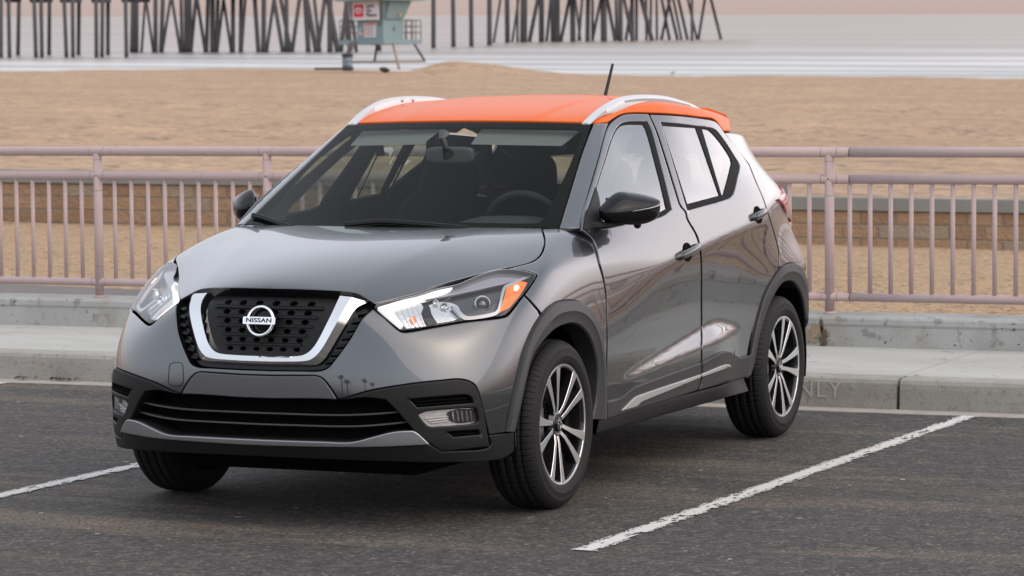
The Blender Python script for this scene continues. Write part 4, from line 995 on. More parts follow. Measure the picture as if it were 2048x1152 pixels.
# tow-hook cover line on the right-hand side of the bumper
def ringline(name,px_or_P,G,m,par,r=.0012,d=.0005,closed=True):
    P=offs(px_or_P,G,d);mb=MB();Q=list(P)+([P[0],P[1]] if closed else []);mb.tube(Q,r,6,cap=False);return mb.build(name,m,par)
# outline measured on the far side of the photograph
tow=spline([(339,731,1),(344,726),(362,726),(366,731,1),(366,765),(361,771),(343,771),(336,766,1)]);tP,_=hit(tow,G_low);ringline('tow_cover_gap',resamp(tP,.01),G_low,M_DARK,car)
# ------------------------------------------------------------------ wheel-arch trims and sill
def archtrim(name,outer,inner):
    o=line3(outer,G_rib,.0);i=line3(inner,G_rib,.012);n=70
    o=resamp(o,np.linalg.norm(np.diff(o,axis=0),axis=1).sum()/n,False)[:n+1];i=resamp(i,np.linalg.norm(np.diff(i,axis=0),axis=1).sum()/n,False)[:n+1]
    rows=[offs(o,G_rib,-.006),offs(o,G_rib,.007),offs(o+(i-o)*.05,G_rib,.0105),o*.62+i*.38,None,None,None]
    def seat(P,d):
        Q=SIDE.cast(SIDE.to2(P),off(G_rib,d),P);return Q
    rows=[seat(o,-.008),seat(o,.006),seat(o+(i-o)*.06,.0105),seat(o+(i-o)*.45,.016),seat(o+(i-o)*.52,.013),seat(o+(i-o)*.94,.010),seat(i,.004),seat(i,.0)-np.array([0,.07,0])]
    return loft(name,rows,M_CLAD,car,mirror=True,n=n,sharp=25)
archtrim('wheel_arch_trim',[(1013,863),(1021,820),(1038,746),(1053,692),(1079,639.5),(1106,608),(1125,602),(1142,601),(1162,606),(1180,621),(1196,651),(1206,704),(1209.5,760),(1211,838)],
 [(1032,863),(1043,818),(1053,770),(1069,710),(1098,672),(1115,657),(1130,650),(1146,646.5),(1160,650),(1178,668),(1192,702),(1198,745),(1195,800),(1187,838)])
archtrim('wheel_arch_trim',[(1490,756),(1500,707),(1514,640),(1531,584),(1552,547),(1563,533),(1577,527),(1592,528),(1604,542),(1613,570),(1618,600),(1621,640)],
 [(1507,740),(1512,723),(1520,678),(1534,628),(1550,590),(1566,567),(1575,562.5),(1585,562),(1597,573),(1606,592),(1612,620),(1616,655)])
panel('door_cladding',S3([(1213.5,803,1),(1238,797),(1247,791),(1261,779.5),(1275,772),(1400.2,726,1),(1400.3,747),(1398,765),(1392.5,781,1),(1214,837.5,1)],.006),off(G_rib,.010),SIDE,M_CLAD,door['front_door'][0],mirror=door['front_door'][1],grid_=.025,flange=.012,roll=.005)
panel('door_cladding',S3([(1404.3,725,1),(1449,703.2),(1459,703.2),(1480,715),(1502,709.5,1),(1494,753.5,1),(1396.5,780.5,1),(1402,765),(1404,747)],.006),off(G_rib,.010),SIDE,M_CLAD,door['rear_door'][0],mirror=door['rear_door'][1],grid_=.025,flange=.012,roll=.005)
for nm,px in (('front_door',[(1242,821.5,1),(1263.4,799.8),(1271,793.5),(1283,788.6),(1400.3,749,1),(1400.1,755,1),(1288,801),(1281,804),(1273,811.8)]),('rear_door',[(1403.5,747.8,1),(1449,729.6),(1457,728.8),(1461,733.4,1),(1403.2,754,1)])):
    panel('silver_strip',S3(px,.012),off(G_rib,.0165),SIDE,M_STRIP,door[nm][0],mirror=door[nm][1],grid_=.02,gap=.0005,flange=.009,roll=.003)
sb=[(1188,868),(1280,845.5),(1417,804),(1485,786),(1497,755)]
st=[(1189,843),(1213,839.5),(1392,783),(1497,755.5)]
sx=np.linspace(-.36,-2.16,40)
sill=[np.array([[x,S(np.array(x),np.array(.33))+.004,.312] for x in sx]),np.array([[x,S(np.array(x),np.array(.33))+.006,.300] for x in sx]),np.array([[x,.848,.252] for x in sx]),np.array([[x,.80,.235] for x in sx]),np.array([[x,.70,.225] for x in sx])]
sill=[np.array([[float(v) for v in r] for r in c]) for c in sill]
loft('side_sill',sill,M_BLK,car,mirror=True,n=60)
# ------------------------------------------------------------------ door handles
for nm,(u0,v0,u1,v1),cup in (('front_door',(1353,516,1398,492),(1376,508)),('rear_door',(1502,437,1533,420),(1518,431))):
    a,_=hit([(u0,v0)],G_rib);b,_=hit([(u1,v1)],G_rib);a=Vector(a[0]);b=Vector(b[0]);Lh=(b-a).length;ex=(b-a).normalized()
    if nm=='rear_door': b=a+ex*.215
    c=(a+b)/2;n=Vector(grad(G_rib,np.array([c]))[0]).normalized()
    A=[];N_=24
    for i in range(N_+1):
        t=i/N_;p=a+(b-a)*t;p2=np.array([[p.x,p.y,p.z]]);p2=SIDE.cast(SIDE.to2(p2),G_rib,p2)[0];A.append(Vector(p2))
    rows=[]
    for ang in np.linspace(0,2*np.pi,13)[:-1]:
        row=[]
        for i,p in enumerate(A):
            t=i/N_;w=.0165*(1-.25*math.cos(2*math.pi*t)*0)*(min(1,(t+.02)/.10)*min(1,(1.02-t)/.10))**.5;out=.030-.012*(2*t-1)**2-.02*max(0,.1-t)/.1-.02*max(0,t-.9)/.1
            up=n.cross(ex);row.append(np.array(p+up*(w*math.cos(ang))+n*(out-.011+.010*math.sin(ang))))
        rows.append(np.array(row))
    hd=loft('door_handle',rows,M_HANDLE,door[nm][0],closed=True,n=N_)
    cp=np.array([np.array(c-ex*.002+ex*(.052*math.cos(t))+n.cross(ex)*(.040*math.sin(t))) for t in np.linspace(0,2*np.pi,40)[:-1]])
    cup_=panel('handle_cup_shade',SIDE.cast(SIDE.to2(cp),G_rib,cp),off(G_rib,.0025),SIDE,M_DARK,hd,grid_=.02,gap=0,flange=0,roll=0)  # flat black patch on the door skin, standing in for the cup's shade
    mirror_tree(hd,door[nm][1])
# ------------------------------------------------------------------ wheels
def tyremat():
    m=M_TYRE;N,L,b=nodes(m);tc=N.new('ShaderNodeTexCoord');sp_=N.new('ShaderNodeSeparateXYZ');L.new(tc.outputs['Object'],sp_.inputs[0])
    at=N.new('ShaderNodeMath');at.operation='ARCTAN2';L.new(sp_.outputs[0],at.inputs[0]);L.new(sp_.outputs[2],at.inputs[1])
    ab=N.new('ShaderNodeMath');ab.operation='ABSOLUTE';L.new(sp_.outputs[1],ab.inputs[0])
    ph=N.new('ShaderNodeMath');ph.operation='MULTIPLY_ADD';L.new(ab.outputs[0],ph.inputs[0]);ph.inputs[1].default_value=6.;
    mu=N.new('ShaderNodeMath');mu.operation='MULTIPLY';L.new(at.outputs[0],mu.inputs[0]);mu.inputs[1].default_value=82;L.new(mu.outputs[0],ph.inputs[2])
    sn=N.new('ShaderNodeMath');sn.operation='SINE';L.new(ph.outputs[0],sn.inputs[0])
    mr=N.new('ShaderNodeMapRange');L.new(sn.outputs[0],mr.inputs[0]);mr.inputs[1].default_value=.55;mr.inputs[2].default_value=.9
    # sipes only on the tread: radius > .306
    r2=N.new('ShaderNodeVectorMath');r2.operation='MULTIPLY';L.new(tc.outputs['Object'],r2.inputs[0]);r2.inputs[1].default_value=(1,0,1)
    ln=N.new('ShaderNodeVectorMath');ln.operation='LENGTH';L.new(r2.outputs[0],ln.inputs[0])
    gt=N.new('ShaderNodeMath');gt.operation='GREATER_THAN';L.new(ln.outputs['Value'],gt.inputs[0]);gt.inputs[1].default_value=.3015
    h=N.new('ShaderNodeMath');h.operation='MULTIPLY';L.new(mr.outputs[0],h.inputs[0]);L.new(gt.outputs[0],h.inputs[1])
    bp=N.new('ShaderNodeBump');bp.invert=True;bp.inputs['Strength'].default_value=1;bp.inputs['Distance'].default_value=.006;L.new(h.outputs[0],bp.inputs['Height']);L.new(bp.outputs[0],b.inputs['Normal'])
tyremat()
RR=.322
TYP=[(.226,.080),(.229,.092),(.236,.0975),(.246,.1015),(.258,.1035),(.2605,.1045),(.2625,.1035),(.272,.1030),(.284,.1000),(.287,.1005),(.290,.0985),(.298,.0945),(.304,.0905),(.3095,.085),(.3145,.078),(.3178,.070),(.3190,.066),(.3193,.062)]
GRV=[.058,.022]
def tyre_prof():
    half=list(TYP)
    for g in GRV:
        e=.3195+.0025*(1-(g/.08)**2)
        half+=[(e,g),(e-.007,g-.0012),(e-.007,g-.0065),(e,g-.008)]
    half.append((.322,.004));return half+[(r,-y) for r,y in half[::-1]]
def make_wheel(steer_phase):
    w=bpy.data.objects.new('wheel',None);COL.objects.link(w);w.empty_display_size=.2
    AX=Matrix.Rotation(-math.pi/2,4,'X')      # lathe z -> +y (outboard)
    mb=MB();mb.lathe(tyre_prof(),144,AX);mb.build('tyre',M_TYRE,w)
    # raised rings and lettering-like ribs on the sidewall
    rim=None
    mb=MB();yl=.0925
    mb.lathe([(.2105,yl-.022),(.2125,yl-.006),(.2145,yl-.002),(.2205,yl-.0015)],96,AX,mi=1)
    mb.lathe([(.2205,yl-.0015),(.2222,yl),(.2285,yl+.001),(.2305,yl-.001),(.2312,yl-.006),(.226,yl-.014)],96,AX,mi=0)
    mb.lathe([(.2105,yl-.022),(.206,yl-.05),(.200,yl-.10),(.200,-.08)],96,AX,mi=1)
    # spokes: five pairs, machined face and black flanks
    for p in range(5):
        for s in (-1,1):
            ang=steer_phase-math.radians(72)*p
            st=[(.040,.0135,.0080,-.022),(.075,.0185,.0085,-.014),(.115,.0270,.0105,-.010),(.155,.0370,.0135,-.006),(.190,.0470,.0170,-.003),(.2200,.0555,.0210,-.001)]
            V=[];b=bmesh.new();rows=[]
            for (u,o,hw,dy) in st:
                o2=s*o;y=yl+dy
                rows.append([(u,o2-hw,y),(u,o2-hw+.0012,y+.0012),(u,o2+hw-.0012,y+.0012),(u,o2+hw,y),(u,o2+hw+.003,y-.020),(u,o2+hw*.6,y-.042),(u,o2-hw*.6,y-.042),(u,o2-hw-.003,y-.020)])
            def W(q): # u radial, v tangential -> wheel xz ; photo-right is -x
                u,v,y=q;cx,sx_=-math.cos(ang),math.sin(ang);tx,tz=math.sin(ang),math.cos(ang)
                return (u*cx+v*tx,y,u*sx_+v*tz)
            vs=[[b.verts.new(W(q)) for q in r] for r in rows]
            for A,B in zip(vs,vs[1:]):
                for k in range(8):
                    f=b.faces.new((A[k],A[(k+1)%8],B[(k+1)%8],B[k]));f.material_index=0 if k in (0,1,2) else 1
            b.faces.new(vs[0]);b.faces.new(vs[-1][::-1])
            bmesh.ops.recalc_face_normals(b,faces=b.faces[:])
            me=bpy.data.meshes.new('t');b.to_mesh(me);b.free();mb.bm.from_mesh(me);bpy.data.meshes.remove(me)
    # hub face
    mb.lathe([(.0,yl-.020),(.034,yl-.020),(.040,yl-.018),(.056,yl-.024),(.062,yl-.034),(.062,yl-.06)],48,AX,mi=1)
    rim=mb.build('rim',[M_RIMS,M_RIMB],w,autosmooth=30)
    mb=MB();mb.lathe([(0,yl-.0125),(.022,yl-.013),(.0275,yl-.0155),(.029,yl-.021)],40,AX);cap=mb.build('hub_cap',M_GLOSSBLK,w)
    mb=MB();mb.lathe([(.0145,yl-.012),(.015,yl-.0112),(.0185,yl-.0115),(.019,yl-.0135)],40,AX);mb.box((0,yl-.0105,0),(.046,.002,.009));mb.build('hub_emblem',M_CHROME,cap,autosmooth=40)
    for k in range(5):
        a=steer_phase+math.radians(36)-math.radians(72)*k;c=(-math.cos(a)*.050,0,math.sin(a)*.050)
        mb=MB();mb.lathe([(.0,yl-.026),(.006,yl-.026),(.0085,yl-.030),(.009,yl-.04)],12,Matrix.Translation(c)@AX);mb.build('wheel_nut',M_RIMB,w)
    mb=MB();mb.lathe([(.0,.02),(.06,.02),(.062,.012),(.140,.012),(.142,.004),(.140,-.006),(.0,-.006)],64,AX);mb.build('brake_disc',M_DISC,w)
    mb=MB();mb.lathe([(.0,-.02),(.198,-.02)],48,AX);mb.build('wheel_back_plate',M_DARK,w)
    a=math.radians(180);mb=MB();mb.box((.115,.03,.02),(.06,.05,.12),bevel=.012);mb.build('brake_caliper',M_DISC,w)
    valve=MB();valve.tube([(-.19*math.cos(steer_phase+.62),yl-.03,.19*math.sin(steer_phase+.62)),(-.185*math.cos(steer_phase+.62),yl-.004,.185*math.sin(steer_phase+.62))],.003,8);valve.build('valve',M_RUB,w)
    return w
for (x,ph) in ((0,math.radians(113)),(-2.62,math.radians(73))):
    w=make_wheel(ph);w.location=(x,.7635,RR);w.parent=car
    c=bpy.data.objects.new('wheel',None);COL.objects.link(c);c.parent=car;c.location=(x,-.7635,RR);c.rotation_euler=(0,0,math.pi)
    for ch in list(w.children):
        d=ch.copy();COL.objects.link(d);d.parent=c
        for g in ch.children:
            e=g.copy();COL.objects.link(e);e.parent=d
# wheel wells, underbody and the dark inner shell behind the panel gaps
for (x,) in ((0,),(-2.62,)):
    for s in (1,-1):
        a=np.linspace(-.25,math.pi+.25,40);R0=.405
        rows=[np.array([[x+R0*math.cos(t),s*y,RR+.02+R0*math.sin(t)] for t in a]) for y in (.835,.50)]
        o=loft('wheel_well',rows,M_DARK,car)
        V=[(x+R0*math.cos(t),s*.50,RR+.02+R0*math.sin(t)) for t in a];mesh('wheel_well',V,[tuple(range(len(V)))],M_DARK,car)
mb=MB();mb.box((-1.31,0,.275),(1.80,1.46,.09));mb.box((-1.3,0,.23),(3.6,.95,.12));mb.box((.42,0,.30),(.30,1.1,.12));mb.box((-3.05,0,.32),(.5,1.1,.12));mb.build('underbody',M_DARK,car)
arch=lambda x0:[(x0+.40*math.cos(t),RR+.02+.40*math.sin(t)) for t in np.linspace(0,math.pi,24)]
sh=[(.40,.28),(.40,.32)]+arch(0)[0:]+[(-.40,.30),(-2.22,.30)]
poly=[(.62,.30)]+[p for p in arch(0)]+[(-2.22,.30)]+[p for p in arch(-2.62)]+[(-3.15,.34),(-3.1,.95),(-2.6,1.06),(-.35,.985),(.15,.80),(.40,.72),(.62,.62)]
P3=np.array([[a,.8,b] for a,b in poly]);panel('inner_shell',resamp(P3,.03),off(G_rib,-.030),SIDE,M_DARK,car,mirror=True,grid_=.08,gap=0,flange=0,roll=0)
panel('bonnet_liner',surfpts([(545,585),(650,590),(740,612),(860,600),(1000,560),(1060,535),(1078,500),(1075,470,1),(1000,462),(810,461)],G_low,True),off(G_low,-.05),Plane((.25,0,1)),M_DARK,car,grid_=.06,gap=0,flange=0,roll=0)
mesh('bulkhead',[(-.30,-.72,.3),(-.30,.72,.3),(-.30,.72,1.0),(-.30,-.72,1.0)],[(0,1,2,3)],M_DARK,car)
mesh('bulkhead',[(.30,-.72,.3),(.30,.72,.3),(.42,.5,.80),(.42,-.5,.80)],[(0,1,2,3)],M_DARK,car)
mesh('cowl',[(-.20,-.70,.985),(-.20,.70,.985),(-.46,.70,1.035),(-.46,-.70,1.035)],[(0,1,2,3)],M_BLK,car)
# ------------------------------------------------------------------ mirrors
def mirror_cap():
    # fraction along the cap, top, bottom, ridge height, half depth
    st=[(0,1.112,1.100,1.106,.012),(.03,1.122,1.080,1.106,.030),(.09,1.134,1.066,1.107,.045),(.20,1.157,1.057,1.110,.060),(.37,1.178,1.049,1.116,.070),(.56,1.175,1.046,1.124,.072),(.75,1.167,1.050,1.131,.068),(.89,1.158,1.062,1.136,.056),(.96,1.151,1.077,1.138,.044),(1,1.143,1.105,1.128,.022)]
    A=np.array([-.580,.780]);B=np.array([-.820,.930]);D_=(B-A)/np.linalg.norm(B-A);Nn=np.array([D_[1],-D_[0]])   # forward-facing normal
    rows=[]
    for (t,zt,zb,zr,d) in st:
        c=A+(B-A)*t;r=[]
        for q in np.linspace(0,2*np.pi,41)[:-1]:
            co,si=math.cos(q),math.sin(q);e=2/1.75 if (si>0 and co>0) else 2/3.2
            f=.85*d*abs(co)**e*(1 if co>0 else -.62);z=zr+(abs(si)**e)*((zt-zr) if si>0 else -(zr-zb))
            if co>0 and si>0: f-=.25*d*si
            r.append((c[0]+Nn[0]*f,c[1]+Nn[1]*f,z))
        rows.append(r)
    R_=np.array(rows);n=R_.shape[1];tt=np.linspace(0,1,34)
    cols=[np.array(crom([R_[i,j] for i in range(len(st))],.003)) for j in range(n)]
    cols=[resamp(c,np.linalg.norm(np.diff(c,axis=0),axis=1).sum()/33,False) for c in cols]
    cols=[c if len(c)==34 else np.stack([np.interp(tt,np.linspace(0,1,len(c)),c[:,k]) for k in range(3)],1) for c in cols]
    V=[];F=[]
    for i in range(34):
        for j in range(n):V.append(cols[j][i])
    for i in range(33):
        for j in range(n):F.append((i*n+j,(i+1)*n+j,(i+1)*n+(j+1)%n,i*n+(j+1)%n))
    F.append(tuple(range(n)));F.append(tuple(range(33*n,34*n))[::-1])
    return V,F,cols
V,F,cols=mirror_cap()
mir=mesh('door_mirror',V,F,M_GLOSSBLK,car);bm=bmesh.new();bm.from_mesh(mir.data);bmesh.ops.recalc_face_normals(bm,faces=bm.faces[:]);bm.to_mesh(mir.data);bm.free()
mir.data.polygons.foreach_set('use_smooth',[True]*len(mir.data.polygons));mir.data.set_sharp_from_angle(angle=math.radians(50))
ln=[(cols[0][i]*.35+cols[39][i]*.65) for i in range(14,33)]
mb=MB();mb.tube([Vector(p)+Vector((.0008,0,0)) for p in ln],[.0006+.0014*i/18 for i in range(19)],6);mb.build('repeater_line',M_WHITE,mir)
fa=[np.array([[-.50,.765,z],[-.53,.80,z],[-.60,.80,z],[-.66,.845,z]])+[dx,dy,dz] for z,dx,dy,dz in ((1.045,0,0,0),(1.058,0,0,0),(1.062,-.05,-.01,.002),(1.046,-.06,-.01,0))]
loft('mirror_foot',fa,M_BLK,mir,closed=True,n=8)
mb=MB();gm=(np.array([-.580,.78])+np.array([-.82,.93]))/2;mb.box((gm[0]-.036,gm[1]-.030,1.11),(.004,.19,.09),rz=math.atan2(.93-.78,-.82+.58)-math.pi/2,bevel=.0015);mb.build('mirror_glass',M_CHROME,mir)
mb=MB();softb=bmesh.new();bmesh.ops.create_uvsphere(softb,u_segments=16,v_segments=10,radius=.016);softb.transform(Matrix.Translation((-.745,.875,1.046)));mb.join(softb,smooth=True);mb.build('mirror_camera',M_BLK,mir)
sail=S3([(1168,458,1),(1173,432),(1181,408),(1192,374,1),(1199,400),(1203,456,1)],.004);panel('mirror_base',sail,off(G_rib,.005),SIDE,M_BLK,mir,grid_=.03,gap=0,flange=.006)
mirror_tree(mir,car)
# ------------------------------------------------------------------ roof rails, aerial, wipers
def roofz(xy):
    P=np.array([[x,y,1.5] for x,y in xy]);return Plane((0,0,1)).cast(Plane((0,0,1)).to2(P),G_up,P)
def rail_path():
    cr=np.array([(-1.04,0,1.446),(-1.10,0,1.470),(-1.2,0,1.511),(-1.30,0,1.537),(-1.42,0,1.553),(-1.6,0,1.561),(-1.8,0,1.559),(-1.955,0,1.552),(-2.29,0,1.515),(-2.46,0,1.474)])
    lo=np.array([(-1.04,0,1.440),(-1.10,0,1.466),(-1.18,0,1.497),(-1.325,0,1.520),(-1.574,0,1.529),(-1.874,0,1.523),(-2.14,0,1.508),(-2.3,0,1.494),(-2.46,0,1.470)])
    xs=np.linspace(-1.045,-2.46,80);zc=np.interp(-xs,-cr[:,0],cr[:,2]);zl=np.interp(-xs,-lo[:,0],lo[:,2])
    k=np.ones(7)/7
    for _ in range(2):
        zc[3:-3]=np.convolve(zc,k,'valid');zl[3:-3]=np.convolve(zl,k,'valid')
    zl=np.minimum(zl,zc-.004);rows=[[] for _ in range(9)]
    for x,c,l in zip(xs,zc,zl):
        sk=float(np.interp(-x,[1.045,1.10,1.3],[.002,.006,.03]))
        yo=float(np.interp(x,[-2.46,-2.2,-1.3,-1.045],[-.006,0,0,-.012]))
        for r,(y,z) in zip(rows,((.527,l-sk),(.528,l+(c-l)*.5),(.533,c-.004),(.541,c),(.551,c-.0005),(.559,c-.005),(.564,c-(c-l)*.45),(.568,l+.002),(.566,l-sk))): r.append((x,y+yo,z))
    return [np.array(r) for r in rows]
rl_rows=rail_path()
loft('roof_rail',rl_rows,M_RAILS,car,closed=True,mirror=True,n=90,sharp=50)
mid=rl_rows[5];lo_=rl_rows[7]
slot=[(mid*.62+lo_*.38)[20:66]+[0,.0015,0],(mid*.12+lo_*.88)[20:66]+[0,.0015,0]]
loft('rail_slot_shade',slot,mat('rail_recess_shade',(.24,.24,.245),.5),car,mirror=True,n=46)  # grey strip laid on the solid rail, painting in the slot's shade
for x in (-1.53,-1.64):
    zq=float(np.interp(-x,-rl_rows[1][:,0],rl_rows[1][:,2]));mb=MB();mb.lathe([(0,.003),(.008,.003),(.0095,0)],16,Matrix.Translation((x,-.5275,zq))@Matrix.Rotation(-math.pi/2,4,'X'));mb.build('rail_plug',M_SATIN,car)
mb=MB();mb.tube([(-2.575,.0,1.495),(-2.605,.0,1.555),(-2.70,.0,1.70)],[.010,.0085,.0062],10);mb.lathe([(.03,0),(.028,.014),(.012,.026),(.008,.03)],20,Matrix.Translation((-2.57,.0,1.497)));mb.build('aerial',M_BLK,car,autosmooth=40)
def wiper(px,w=.006):
    P=line3(px,G_wind,.014);return P
for px,px2 in (([(505,428),(530,434),(560,445),(585,452)],None),([(690,447),(760,441),(830,445),(935,454)],None)):
    P=line3(px,G_wind,.016);mb=MB();mb.tube([tuple(p) for p in P],[.0055]*len(P),8);Q=line3([(u,v+3.5) for u,v in px],G_wind,.010);mb.tube([tuple(p) for p in Q],.008,8);mb.build('wiper',M_BLK,car)
for yy in np.linspace(-.42,.35,2): pass
# ------------------------------------------------------------------ cabin
M_TRIM=mat('grey_pillar_cloth',(.05,.052,.051),.9)
def softbox(mb,c,size,rot=0,pw=3.2,n=24,taper=0,M=None):
    b=bmesh.new();bmesh.ops.create_uvsphere(b,u_segments=n*2,v_segments=n,radius=1)
    for v in b.verts:
        q=[math.copysign(abs(a)**(2/pw),a) for a in v.co];k=1-taper*q[2];v.co=Vector((q[0]*size[0]/2,q[1]*size[1]/2*k,q[2]*size[2]/2))
    b.transform(Matrix.Translation(c)@Matrix.Rotation(rot,4,'Y'));mb.join(b,smooth=True)
for y in (.37,-.37):
    mb=MB();softbox(mb,(-1.55,y,.86),(.20,.50,.62),math.radians(-20),taper=.14);softbox(mb,(-1.25,y,.58),(.55,.50,.20),math.radians(-6));st_=mb.build('front_seat',M_SEAT,car)
    mb=MB();softbox(mb,(-1.66,y*.98,1.195),(.11,.27,.20),math.radians(-14),taper=.12);hr_=mb.build('headrest',M_SEAT,st_)
    mb=MB();
    for s in (-.06,.06): mb.tube([(-1.645,y+s,1.06),(-1.665,y+s,1.15)],.006,8)
    mb.build('headrest_post',M_SATIN,st_)
mb=MB();softbox(mb,(-2.42,0,.90),(.20,1.26,.52),math.radians(-22));softbox(mb,(-2.12,0,.60),(.52,1.26,.22),0);rs=mb.build('rear_bench',M_SEAT,car)
for y,z in ((-.33,1.20),(.33,1.20),(0,1.145)):
    mb=MB();softbox(mb,(-2.50,y,z),(.10,.25,.19 if y else .12),math.radians(-14),taper=.12);mb.build('headrest',M_SEAT,rs)
xs=np.linspace(-.34,-.80,12);ds_=[]
for y in np.linspace(-.70,.70,30):
    b_=.050*math.exp(-((y-.37)/.20)**4);ds_.append(np.array([[x,y*(1+.06*(x+.34)),1.030+.018*math.sin(math.pi*min(1,(-.34-x)/.3))*.6+b_*float(sstep(-.42,-.62,np.array(x)))-(.10*max(0,-.72-x)/.08)] for x in xs]))
loft('dashboard',ds_,M_DASH,car,n=12)
for k in range(22): pass
mb=MB()
for k in range(26):
    y=-.45+.03*k;mb.box((-.47,y,1.047),(.018,.018,.004))
mb.build('demist_vent',M_DARK,car)
mb=MB();TM=Matrix.Translation((-.82,.37,1.005))@Matrix.Rotation(math.radians(-66),4,'Y');
mb.tube([TM@Vector((.175*math.cos(a),.175*math.sin(a),0)) for a in np.linspace(0,2*math.pi,49)],.0155,12,cap=False)
mb.prism([(-.05,-.06),(.06,-.07),(.06,.07),(-.05,.06)],-.02,.02,TM,bevel=.012)
for s in (-1,1): mb.prism([(-.01,s*.05),(.03,s*.05),(.03,s*.17),(.0,s*.17)],-.008,.006,TM)
mb.build('steering_wheel',M_INT,car,autosmooth=40)
mb=MB();softbox(mb,(-.83,.02,1.320),(.040,.215,.066),math.radians(6),pw=4.5)
mb.tube([(-.80,.015,1.345),(-.775,.01,1.39),(-.80,.008,1.405)],[.013,.016,.024],10);mb.build('interior_mirror',mat('mirror_shell',(.06,.062,.062),.5),car,autosmooth=40)
# headliner, visors, floor
hd_=[]
hd_.append(np.array([[-1.0-.26*y*y,y,1.452-.03*y*y] for y in np.linspace(-.55,.55,14)]))
for x in np.linspace(-1.10,-2.75,10): hd_.append(np.array([[x,y,float(R(np.array(x),np.array(y)))-.060-.02*(abs(y)/.55)**4-.05*float(sstep(-2.2,-2.7,np.array(x)))] for y in np.linspace(-.57,.57,14)]))
loft('headliner',hd_,mat('headliner_dark',(.03,.03,.03),.95),car,n=14)
for s,(a,b_) in ((-1,(-.50,-.10)),(1,(.08,.50))):
    rows=[]
    for t in np.linspace(0,1,6):
        x=-1.0+.155*t;z=1.425-.060*t-.01*0
        rows.append(np.array([[x-.012-.26*y*y*1.0,y,z-.02*abs(y)] for y in np.linspace(a+.02*t,b_-.02*t,8)]))
    loft('sun_visor',rows,M_HEAD,car,n=8)
mb=MB();mb.box((-1.6,0,.36),(2.4,1.5,.04));mb.build('floor_pan',M_DARK,car)
mb=MB()
for s in (-1,1):   # inner B-pillars and belts
    mb.box((-1.47,s*.715,1.20),(.10,.04,.46),M=Matrix.Translation((-1.52,s*.690,1.22))@Matrix.Rotation(s*math.radians(24),4,'X')@Matrix.Rotation(math.radians(-9),4,'Y')@Matrix.Diagonal((.11,.045,.50,1)))
mb.build('pillar_trim',M_INT,car)
for s in (-1,1):
    mb=MB();mb.tube([(-1.50,s*.63,1.36),(-1.50,s*.62,1.30)],.02,8);mb.box((-1.48,s*.65,1.0),(.05,.004,.62),M=Matrix.Translation((-1.475,s*.655,1.02))@Matrix.Rotation(s*math.radians(12),4,'X')@Matrix.Diagonal((.048,.003,.60,1)));mb.build('seat_belt',M_INT,car)
for s in (-1,1):
    a=np.array([[-.40,s*.672,1.045],[-.46,s*.660,1.085],[-.56,s*.638,1.14],[-.69,s*.608,1.21],[-.86,s*.565,1.305],[-.98,s*.533,1.37],[-1.06,s*.51,1.41],[-1.10,s*.50,1.425]]);b=np.array([[-.745,s*.70,1.05],[-.782,s*.70,1.096],[-.865,s*.69,1.139],[-.974,s*.67,1.205],[-1.146,s*.645,1.292],[-1.296,s*.62,1.36],[-1.426,s*.60,1.40],[-1.605,s*.585,1.41]])
    loft('pillar_lining',[a,a*.5+b*.5+[-.01,s*.012,0],b],M_TRIM,car,n=20)
# ------------------------------------------------------------------ the pier
SEA_H=-3.8
def seaD(v): return -SEA_H*CAM_F/(v-29.3)
M_PILE=mat('weathered_pile_timber',(.052,.050,.054),.9,noise=.7,nscale=1.2,ncol=(.085,.082,.085),stretch=(1,1,.15),bump=.3,bscale=6,bdist=.05)
M_WET=mat('wet_pile_timber',(.030,.031,.032),.5)
pier=tag(empty('pier',tuple(float(a) for a in atd(760,105,seaD(100)))),'long dark timber pier standing in the surf behind the beach','pier')
bpy.context.view_layer.update();PINV=pier.matrix_world.inverted()
def pile(xb,xt,w,yb,name='pile',ytop=-9):
    D=seaD(yb);Dt=D;r=w*D/CAM_F/2
    a=Vector(atd(xb,yb+3,D));b=Vector(atd(xt,ytop,D));b0=a+(b-a)*.10
    mb=MB();mb.tube([a,b0,b],[r*1.06,r*1.02,r*.97],10);o=mb.build(name,M_PILE,pier);o.matrix_parent_inverse=PINV
    return o
for xb,xt in ((2,2),(19,17),(36,38),(72,68),(84,82),(98,99),(133,128),(146,145),(157,158),(193,192),(204,205),(216,216),(253,251)): pile(xb,xt,8,112 if xb not in (36,98,157,216) else 107.5)
for xb,xt,w in ((264,266,9),(273,273,9),(283,291,5.5),(311,311,9),(322,326,9),(307,291,5.5),(324,342,6),(364,362,7),(372,372,9),(380,379,9),(361,343,6),(382,392,7),(413,416,8),(425,425,10),(433,436,8),(411,393,7),(434,448,6),(466,466,9),(481,482,8),(463,446,6),(483,491,6),(517,509,9),(527,528,10),(533,549,7),(566,547,8),(573,573,9),(584,600,8),(582,560,8),(617,610,10),(633,612,10),(636,650,8),(640,628,7),(660,660,11),(676,655,11),(682,694,8),(700,692,10),(713,700,7)): pile(xb,xt,w,102.5)
